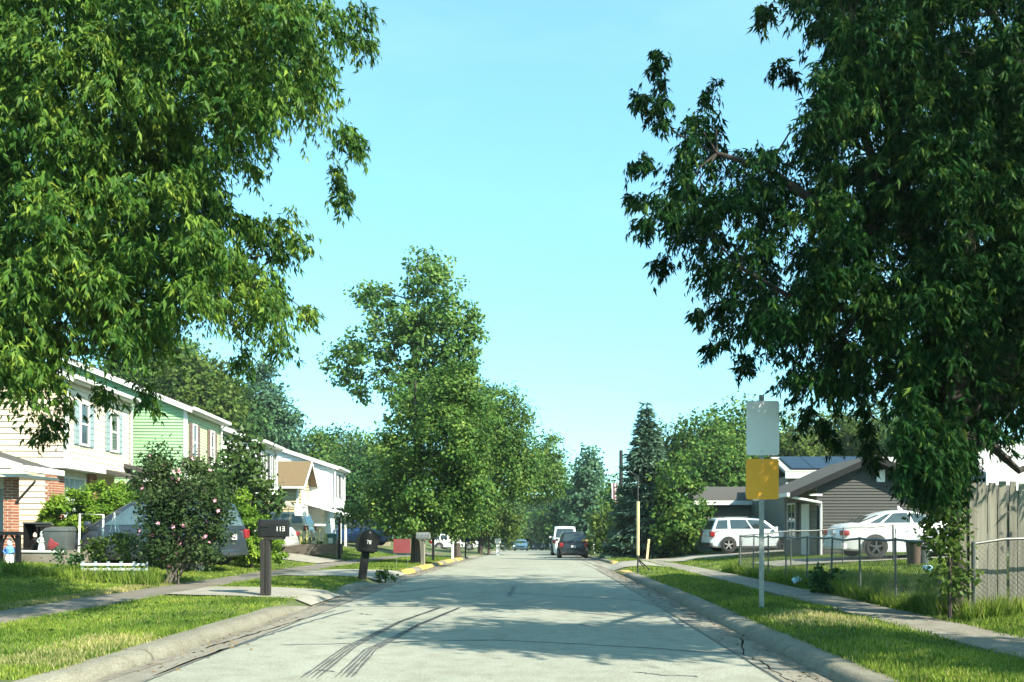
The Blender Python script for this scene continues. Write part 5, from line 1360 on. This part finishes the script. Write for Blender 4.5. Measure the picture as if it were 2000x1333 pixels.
# dark hedge trees behind the blue suv
for i, (a, b, c, d, yy, lb) in enumerate([(705, 985, 40, 55, 60, 'dark shrub tree close behind the blue suv'), (745, 950, 45, 70, 62, 'dark round tree left of the street trees'), (690, 930, 40, 45, 63, 'dark tree beside the far white house')]):
    px_tree('garden_tree', lb, a, yy, [(a, b, c, d, 0), (a + 15, b + 30, c * .8, d * .7, 0), (a - 12, b + 25, c * .8, d * .6, .5)], 70, .25, m_green3, r=.15, clump=.5)
# trees behind the row of houses
for (a, b, c, d, yy, mm, lb) in [
    (385, 755, 62, 58, 62, m_green2, 'sunlit yellow green tree above the mint green house'),
    (340, 730, 60, 60, 66, m_green1, 'mid green tree behind the mint green house'),
    (270, 740, 60, 60, 64, m_green1, 'tree crown behind the cream house roof'),
    (445, 800, 52, 50, 70, m_green3, 'dark tree above the bright white house'),
    (610, 900, 45, 55, 84, m_green1, 'tree above the brown shingle roof'),
    (660, 900, 42, 55, 88, m_green3, 'tree with uneven top behind the far white house'),
    (718, 895, 45, 50, 86, m_green1, 'tree just left of the poplar, beyond the houses'),
    (560, 905, 42, 45, 82, m_green3, 'dark tree behind the far gable')]:
    px_tree('background_tree', lb, a, yy, [(a, b, c, d, 0), (a - c * .5, b + d * .6, c * .8, d * .8, 1), (a + c * .5, b + d * .55, c * .75, d * .8, -1), (a, b + d * 1.3, c * .95, d * .9, 0)], 55, .34, mm, r=.25, clump=.75, limbs=6)
px_tree('background_tree', 'tall blue green tree with pointed top above the white house', 515, 72, [(514, 745, 22, 34, 0), (512, 790, 42, 45, 0), (490, 830, 52, 50, 0), (545, 840, 40, 50, 0), (515, 880, 65, 50, 0)], 60, .32, m_pine, r=.25, clump=.6)
# right side
conifer('blue_spruce', 'blue grey spruce with drooping tiers beside the driveway', 'tree', P(1262, 0, 45).x, 45, P(1262, 787, 45).z - gzf(P(1262, 0, 45).x, 45), 2.35, m_spruce, 2300, .30, .32, skirt=.15, narrow=.82, droop=.36)
px_tree('conifer_tree', 'broad bluish evergreen with pointed top beyond the black suv', 1150, 84, [(1152, 902, 13, 26, 0), (1148, 930, 26, 26, 0), (1152, 962, 38, 34, 0), (1146, 1000, 50, 42, 0), (1152, 1042, 54, 34, 0)], 60, .36, m_pine, r=.22, clump=.5)
px_tree('round_evergreen', 'round topped bright green evergreen between spruce and garage', 1328, 43, [(1325, 935, 38, 45, 0), (1332, 990, 50, 50, 0), (1325, 1035, 55, 40, 0), (1345, 1045, 38, 32, -.4)], 80, .22, m_green1, r=.12, clump=.26, limbs=5)
px_tree('yellowish_shrub', 'yellowish feathery shrub behind the black suv', 1180, 57, [(1180, 1020, 26, 30, 0), (1178, 1052, 32, 24, 0)], 50, .26, m_green2, r=.08, clump=.3)
px_tree('red_leaf_tree', 'small tree with reddish top behind the flag', 1200, 74, [(1198, 950, 20, 22, 0), (1200, 985, 26, 30, 0), (1206, 1030, 24, 30, 0)], 30, .32, m_green1, r=.1, clump=.4)
px_tree('garden_shrub', 'dark shrub between the conifer and the spruce', 1215, 50, [(1222, 1030, 20, 45, 0), (1212, 1060, 22, 18, 0), (1225, 985, 16, 35, 0)], 60, .24, m_green3, r=.08, clump=.3)
for (a, b, c, d, yy, mm, lb) in [
    (1318, 880, 36, 50, 66, m_green2, 'yellow green tree right behind the blue spruce'),
    (1375, 860, 48, 55, 64, m_green1, 'mid green tree above the tan garage'),
    (1430, 845, 45, 60, 66, m_green1, 'dark green tree left of the traffic sign'),
    (1400, 905, 50, 45, 60, m_green1, 'bushy tree just behind the garage roof'),
    (1545, 860, 45, 50, 68, m_green2, 'sunlit tree above the solar panels'),
    (1620, 855, 50, 48, 70, m_green2, 'sunlit tree behind the solar roof house'),
    (1700, 850, 55, 55, 68, m_green2, 'tree behind the low gable of the taupe house'),
    (1830, 840, 80, 70, 60, m_green1, 'tree behind the right maple and blue grey house')]:
    px_tree('background_tree', lb, a, yy, [(a, b, c, d, 0), (a - c * .5, b + d * .6, c * .8, d * .8, 1), (a + c * .5, b + d * .55, c * .75, d * .8, -1), (a, b + d * 1.2, c * .95, d * .9, 0)], 55, .31, mm, r=.22, clump=.65, limbs=6)
# far end of the road
for (a, b, c, d, yy, mm, lb) in [
    (1060, 1015, 28, 42, 165, m_green3, 'dark tree standing at the very end of the road'),
    (1092, 1010, 30, 45, 135, m_green1, 'tree overhanging the far road before the white truck'),
    (1020, 1010, 30, 42, 190, m_green1, 'hazy tree closing the road behind the teal car'),
    (1120, 1000, 30, 55, 105, m_green3, 'dark tree right above the black suv'),
    (985, 1000, 30, 40, 150, m_green1, 'far tree left of the road end'),
    (1160, 1030, 34, 40, 100, m_green3, 'dark low tree behind the white marker post'),
    (940, 1010, 36, 40, 120, m_green3, 'far dark tree behind the mailbox row')]:
    px_tree('far_tree', lb, a, yy, [(a, b, c, d, 0), (a - c * .5, b + d * .5, c * .8, d * .7, 2), (a + c * .5, b + d * .5, c * .8, d * .7, -2)], 16, .75, mm, r=.3, clump=1.0, limbs=5)
far = []
for i in range(46):
    x = -150 + i * 6.6 + random.uniform(-2, 2); y = random.uniform(215, 260); h_ = random.uniform(4.5, 6.5)
    far.append((x, y, gzf(0, y) + h_ * .75, 5, 4, h_))
pp, aa, nn = crown_cloud(far, 3.0, 1.3, .3)
leaf_part('treeline', pp, aa, nn, 1.25 * rng.uniform(.6, 1.3, len(pp)), OVAL, m_green1, None)
far = []
for s in (-1, 1):
    for i in range(26):
        y = 70 + i * 6.5; x = s * (34 + random.uniform(-4, 6) + max(0, 12 - i) * .6); h_ = random.uniform(4.0, 5.5)
        far.append((x, y, gzf(x, y) + h_ * .8, 4, 4, h_))
pp, aa, nn = crown_cloud(far, 3.2, 1.0, .3)
leaf_part('woods', pp, aa, nn, 1.0 * rng.uniform(.6, 1.3, len(pp)), OVAL, m_green1, None)

# the two big silver maples that frame the street; each crown is a deep volume of drooping twigs
def maple(name, label, trunk_xy, trunk_r, poly, holes, spurs, ylim, n_clump, m_leaf, branches, trunk_h, leaf=.118, twigs=8, per_twig=11, crad=.29, extra=(), drop=.8, first_len=300, thin=None, far_crown=()):
    tx, ty = trunk_xy; tz = gzf(tx, ty)
    t = thing(name, label, 'tree', (tx, ty, tz))
    xs = [p[0] for p in poly]; ys = [p[1] for p in poly]
    cx = rng.uniform(min(xs), max(xs), n_clump * 5); cy = rng.uniform(min(ys), max(ys), n_clump * 5)
    k = in_poly(cx, cy, poly)
    for (hx, hy, a, b) in holes: k &= ((cx - hx) / a) ** 2 + ((cy - hy) / b) ** 2 > 1
    for dx_, dy_ in ((34, 0), (-30, 0), (0, 48), (0, -18)):      # twigs hang past their clump: keep the clumps inside the outline
        k &= in_poly(cx + dx_, cy + dy_, poly)
    off = (cx < -60) | (cx > 2060) | (cy < -60)
    k &= ~off | (rng.random(len(cx)) < .28)          # the crown thins out where it leaves the view
    if thin: k &= (cx > thin[0]) | (rng.random(len(cx)) < thin[1])
    cx, cy = cx[k][:n_clump], cy[k][:n_clump]
    yy = rng.uniform(ylim[0], ylim[1], len(cx))
    # clumps near the outline keep to the middle depth so that their leaves end there
    C = [((a - VX) * d / F, d, CH - (b - HY) * d / F, crad) for a, b, d in zip(cx, cy, yy)]
    for (pts, r) in spurs:
        for i in range(len(pts) - 1):
            n = max(2, int(math.dist(pts[i], pts[i + 1]) / 26))
            for q in range(n):
                f = q / n; a = pts[i][0] * (1 - f) + pts[i + 1][0] * f; b = pts[i][1] * (1 - f) + pts[i + 1][1] * f
                d = .5 * (ylim[0] + ylim[1]) + random.uniform(-.5, .5)
                C.append(((a - VX) * d / F, d, CH - (b - HY) * d / F, r))
    C += list(extra)
    C = np.array(C); m_ = len(C)
    # twigs
    cen = np.repeat(C[:, :3], twigs, 0); rad = np.repeat(C[:, 3], twigs); nt_ = len(cen)
    out = unit(cen - np.array([tx, ty, tz + trunk_h * 1.1])) * .5
    d0 = unit(out + rng.normal(size=(nt_, 3)) * .75 + np.array([0, 0, .10]))
    start = cen + rng.normal(size=(nt_, 3)) * (rad * .28)[:, None]
    P_, A_, N_ = [], [], []
    for j in range(per_twig):
        s = (j + .5) / per_twig
        ln = rad * rng.uniform(.8, 1.25, nt_)
        p = start + d0 * (ln * s)[:, None] + np.array([0, 0, -1.]) * (ln * drop * s * s)[:, None] + rng.normal(size=(nt_, 3)) * .03
        tang = unit(d0 + np.array([0, 0, -2 * drop * s]))
        sidev = unit(np.cross(tang, np.array([0, 0, 1.]) + rng.normal(size=(nt_, 3)) * .3)) * (1 if j % 2 else -1)
        A_.append(tang * .55 + sidev * .65 + np.array([0, 0, -.85]) + rng.normal(size=(nt_, 3)) * .30)
        N_.append(np.array([0, 0, .55]) + out * .5 + rng.normal(size=(nt_, 3)) * .60)
        P_.append(p)
    P_, A_, N_ = np.concatenate(P_), np.concatenate(A_), np.concatenate(N_)
    S_ = leaf * rng.uniform(.5, 1.4, len(P_))
    P_ -= np.array([tx, ty, tz])
    keep = P_[:, 2] > .5
    P_, A_, N_, S_ = P_[keep], A_[keep], N_[keep], S_[keep]
    # the leaves that show largest are objects of their own
    w = P_ + np.array([tx, ty, tz]); sx = VX + F * w[:, 0] / w[:, 1]; sy = HY - F * (w[:, 2] - CH) / w[:, 1]
    inside = (sx > 0) & (sx < 2000) & (sy > 0) & (sy < 1333)
    order = np.argsort(np.where(inside, w[:, 1] / S_, 1e9))[:first_len]
    rest = np.ones(len(P_), bool); rest[order] = False
    leaf_part('crown', P_[rest], A_[rest], N_[rest], S_[rest], MAPLE, m_leaf, t)
    tv, tf = MAPLE
    me = bpy.data.meshes.new('leaf'); me.from_pydata([tuple(v) for v in tv], [], [tuple(int(i) for i in f) for f in tf]); me.materials.append(m_leaf)
    a = unit(A_[order]); b = unit(np.cross(N_[order], a)); n = np.cross(a, b)
    for i in range(len(order)):
        o = bpy.data.objects.new('leaf', me); col.objects.link(o); o.parent = t
        s = float(S_[order[i]])
        mt = Matrix(((a[i][0] * s, b[i][0] * s, n[i][0] * s, P_[order[i]][0]), (a[i][1] * s, b[i][1] * s, n[i][1] * s, P_[order[i]][1]), (a[i][2] * s, b[i][2] * s, n[i][2] * s, P_[order[i]][2]), (0, 0, 0, 1)))
        o.matrix_local = mt
    if far_crown:                                    # boughs of the same tree that reach past the right edge of the view
        p, a_, n_ = crown_cloud([(e[0] - tx, e[1] - ty, e[2] - tz, e[3], e[4], e[5]) for e in far_crown], 250, .34, .6, .6, 1.6)
        wx = p + np.array([tx, ty, tz]); out_ = (wx[:, 1] > 9.5) | (VX + F * wx[:, 0] / wx[:, 1] > 2070)
        p, a_, n_ = p[out_], a_[out_], n_[out_]
        leaf_part('outer_crown', p, a_, n_, .17 * rng.uniform(.6, 1.3, len(p)), OVAL, m_leaf, t)
    # trunk and limbs
    mb = MB()
    mb.tube([(0, 0, -.2), (.03, .02, trunk_h * .35), (-.03, 0, trunk_h * .7), (0, 0, trunk_h)], [trunk_r * 1.35, trunk_r, trunk_r * .95, trunk_r * .8], 12)
    mb.build('trunk', m_bark, t, smooth=True)
    for pts, r in branches:
        q = [Vector(p) - Vector((tx, ty, tz)) for p in pts]
        MB().tube(q, [r * (1 - .8 * i / (len(q) - 1)) for i in range(len(q))], 8).build('limb', m_bark, t, smooth=True)
    # fine branches from limbs to the clumps
    mb = MB()
    jt = [Vector(p) - Vector((tx, ty, tz)) for pts, r in branches for p in pts[1:]]
    for i in range(0, m_, 3):
        c = Vector(C[i][:3]) - Vector((tx, ty, tz)); s0 = min(jt, key=lambda j: (j - c).length)
        if (s0 - c).length < 1.25:
            mid = s0.lerp(c, .5) + Vector((random.uniform(-.2, .2), random.uniform(-.2, .2), .12 * (c - s0).length))
            mb.tube([s0, mid, c], [.02, .013, .005], 5)
    if mb.v: mb.build('branches', m_bark, t)['kind'] = 'stuff'
    return t
def bp(px, py, y): return P(px, py, y)
polyL = [(-420, -420), (600, -420), (640, -60), (640, 20), (655, 110), (648, 200), (672, 280), (668, 320), (655, 372), (632, 345), (608, 270), (560, 235), (530, 270), (505, 310), (455, 330), (425, 380), (452, 430), (470, 475), (520, 510), (560, 560), (592, 600), (560, 640), (528, 660), (475, 690), (445, 640), (400, 640), (345, 640), (300, 720), (255, 715), (200, 725), (160, 690), (130, 735), (95, 800), (45, 800), (0, 770), (-150, 760), (-420, 640)]
holesL = [(142, 175, 32, 20), (222, 45, 14, 20), (330, 172, 16, 26), (395, 265, 14, 26), (80, 70, 10, 14)]
spursL = [([(640, 30), (690, 22), (722, 38)], .20), ([(660, 60), (705, 78), (728, 100)], .18), ([(660, 250), (690, 280), (706, 300)], .20), ([(648, 330), (668, 372), (668, 398)], .17), ([(440, 445), (480, 435), (500, 470)], .22), ([(470, 440), (530, 430), (570, 420)], .20), ([(500, 460), (560, 465), (608, 468)], .20), ([(530, 470), (540, 520)], .18), ([(400, 380), (420, 405), (435, 375)], .2), ([(585, 600), (615, 622)], .17), ([(540, 660), (556, 700)], .17), ([(470, 690), (468, 730)], .2), ([(285, 760), (290, 795)], .16), ([(195, 760), (205, 790)], .18), ([(480, 320), (500, 345)], .16), ([(120, 790), (112, 850)], .2), ([(80, 820), (90, 870)], .16)]
Yl = 11.0
TL = (-9.3, 11.5)
brL = [([bp(-310, 640, 12.8), bp(-100, 420, 12.6), bp(90, 230, 12.3), bp(200, 260, 12.1), bp(420, 200, 11.8)], .20), ([bp(-310, 560, 12.8), bp(-60, 480, 11.8), bp(150, 500, 11.3), bp(330, 520, 11.3), bp(480, 560, 11.3)], .17), ([bp(-310, 500, 12.8), bp(-150, 150, 12.8), bp(100, -80, 12.3), bp(350, -60, 11.9), bp(560, 40, 11.7)], .19), ([bp(-310, 650, 12.8), bp(-80, 640, 11.3), bp(60, 660, 10.9), bp(180, 690, 10.7)], .13), ([bp(-310, 500, 12.8), bp(-330, 0, 13.3), bp(-250, -350, 13.3)], .17)]
maple('maple_tree', 'large sunlit maple overhanging the lawn on the left', TL, .34, polyL, holesL, spursL, (9.0, 12.8), 1480, m_leafL, brL, 4.2, extra=[])
polyR = [(1500, -420), (2450, -420), (2450, 700), (2350, 850), (2050, 880), (1985, 860), (1940, 850), (1905, 930), (1870, 1000), (1830, 1010), (1785, 990), (1765, 900), (1745, 830), (1725, 770), (1700, 790), (1650, 830), (1600, 815), (1560, 790), (1525, 740), (1500, 705), (1440, 690), (1405, 660), (1395, 610), (1370, 560), (1320, 505), (1290, 470), (1270, 430), (1255, 385), (1272, 345), (1300, 300), (1295, 250), (1290, 215), (1330, 215), (1380, 215), (1425, 250), (1470, 275), (1520, 270), (1545, 225), (1535, 175), (1570, 150), (1585, 105), (1545, 65), (1510, 20), (1500, -60)]
holesR = [(1665, 300, 42, 26), (1712, 262, 32, 24), (1440, 452, 22, 26), (1672, 598, 32, 20), (1605, 668, 26, 10), (1712, 700, 14, 30), (1560, 330, 28, 22), (1530, 545, 12, 20), (1905, 40, 26, 36), (1820, 215, 12, 16), (1965, 115, 18, 20), (1470, 150, 60, 80), (1965, 890, 30, 26)]
spursR = [([(1300, 200), (1290, 130), (1281, 82)], .15), ([(1300, 240), (1262, 200), (1242, 172)], .15), ([(1385, 190), (1402, 150)], .16), ([(1500, 20), (1475, 32)], .15), ([(1540, 150), (1498, 108)], .16), ([(1260, 320), (1236, 322)], .17), ([(1260, 385), (1215, 385)], .17), ([(1272, 440), (1236, 430)], .17), ([(1300, 510), (1282, 520)], .16), ([(1400, 600), (1345, 622)], .17), ([(1410, 660), (1378, 700)], .16), ([(1460, 700), (1448, 735)], .15), ([(1620, 830), (1632, 900)], .16), ([(1690, 800), (1702, 860), (1705, 930)], .15), ([(1590, 800), (1560, 850)], .2), ([(1830, 890), (1840, 950)], .2), ([(1890, 880), (1880, 960)], .2)]
x, y = P(1868, 1190, 12.0).x, 12.0
brR = [([(x, y, 3.0), bp(1862, 760, 12.4), bp(1850, 620, 13.9), bp(1800, 470, 13.4), bp(1650, 440, 12.9), bp(1500, 330, 12.4), bp(1400, 300, 12.4)], .16), ([(x, y, 2.6), bp(1780, 700, 13.7), bp(1680, 610, 13.3), bp(1560, 590, 12.9), bp(1440, 520, 12.5)], .11), ([(x, y, 3.2), bp(1900, 400, 13.9), bp(1990, 120, 13.9), bp(1940, 30, 13.4), bp(1900, -80, 12.9)], .15), ([bp(1990, 140, 13.9), bp(1900, 100, 13.4), bp(1790, 130, 12.9), bp(1660, 60, 12.5)], .11), ([(x, y, 3.1), bp(2060, 700, 14.3), bp(2250, 450, 14.5), bp(2300, 100, 14.5)], .17), ([(x, y, 3.0), bp(2150, 500, 12.4), (6.6, 8.5, 5.6), (6.6, 6.3, 6.4)], .14), ([(x, y, 2.5), bp(1930, 865, 12.0), bp(1990, 920, 11.8), bp(2080, 880, 11.8)], .11), ([(x, y, 3.0), bp(1820, 560, 13.9), bp(1700, 300, 13.9), bp(1650, 120, 13.9), bp(1640, -150, 13.9)], .13)]
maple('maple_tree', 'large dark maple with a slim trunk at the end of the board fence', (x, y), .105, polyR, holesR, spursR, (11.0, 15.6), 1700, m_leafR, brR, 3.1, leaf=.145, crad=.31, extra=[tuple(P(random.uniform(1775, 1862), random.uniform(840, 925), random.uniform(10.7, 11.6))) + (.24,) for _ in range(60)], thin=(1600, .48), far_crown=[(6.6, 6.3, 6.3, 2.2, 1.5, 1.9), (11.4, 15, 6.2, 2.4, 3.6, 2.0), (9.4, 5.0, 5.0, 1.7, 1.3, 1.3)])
# ------------------------------------------------------------------ air
hm = bpy.data.materials.new('thin_summer_air'); hm.use_nodes = True; ht = hm.node_tree; ht.nodes.clear()
ho = ht.nodes.new('ShaderNodeOutputMaterial'); hv_ = ht.nodes.new('ShaderNodeVolumePrincipled')
hv_.inputs['Color'].default_value = (.80, .95, 1.0, 1); hv_.inputs['Density'].default_value = .00025
ht.links.new(hv_.outputs[0], ho.inputs['Volume'])
zlo = float(min(ground_z(np.array(xx), np.array(420.)) for xx in range(-300, 301, 10))) - 1.0
hz = MB().box(-306, 306, -36, 426, zlo, 20.0).build('haze', hm); hz['kind'] = 'stuff'
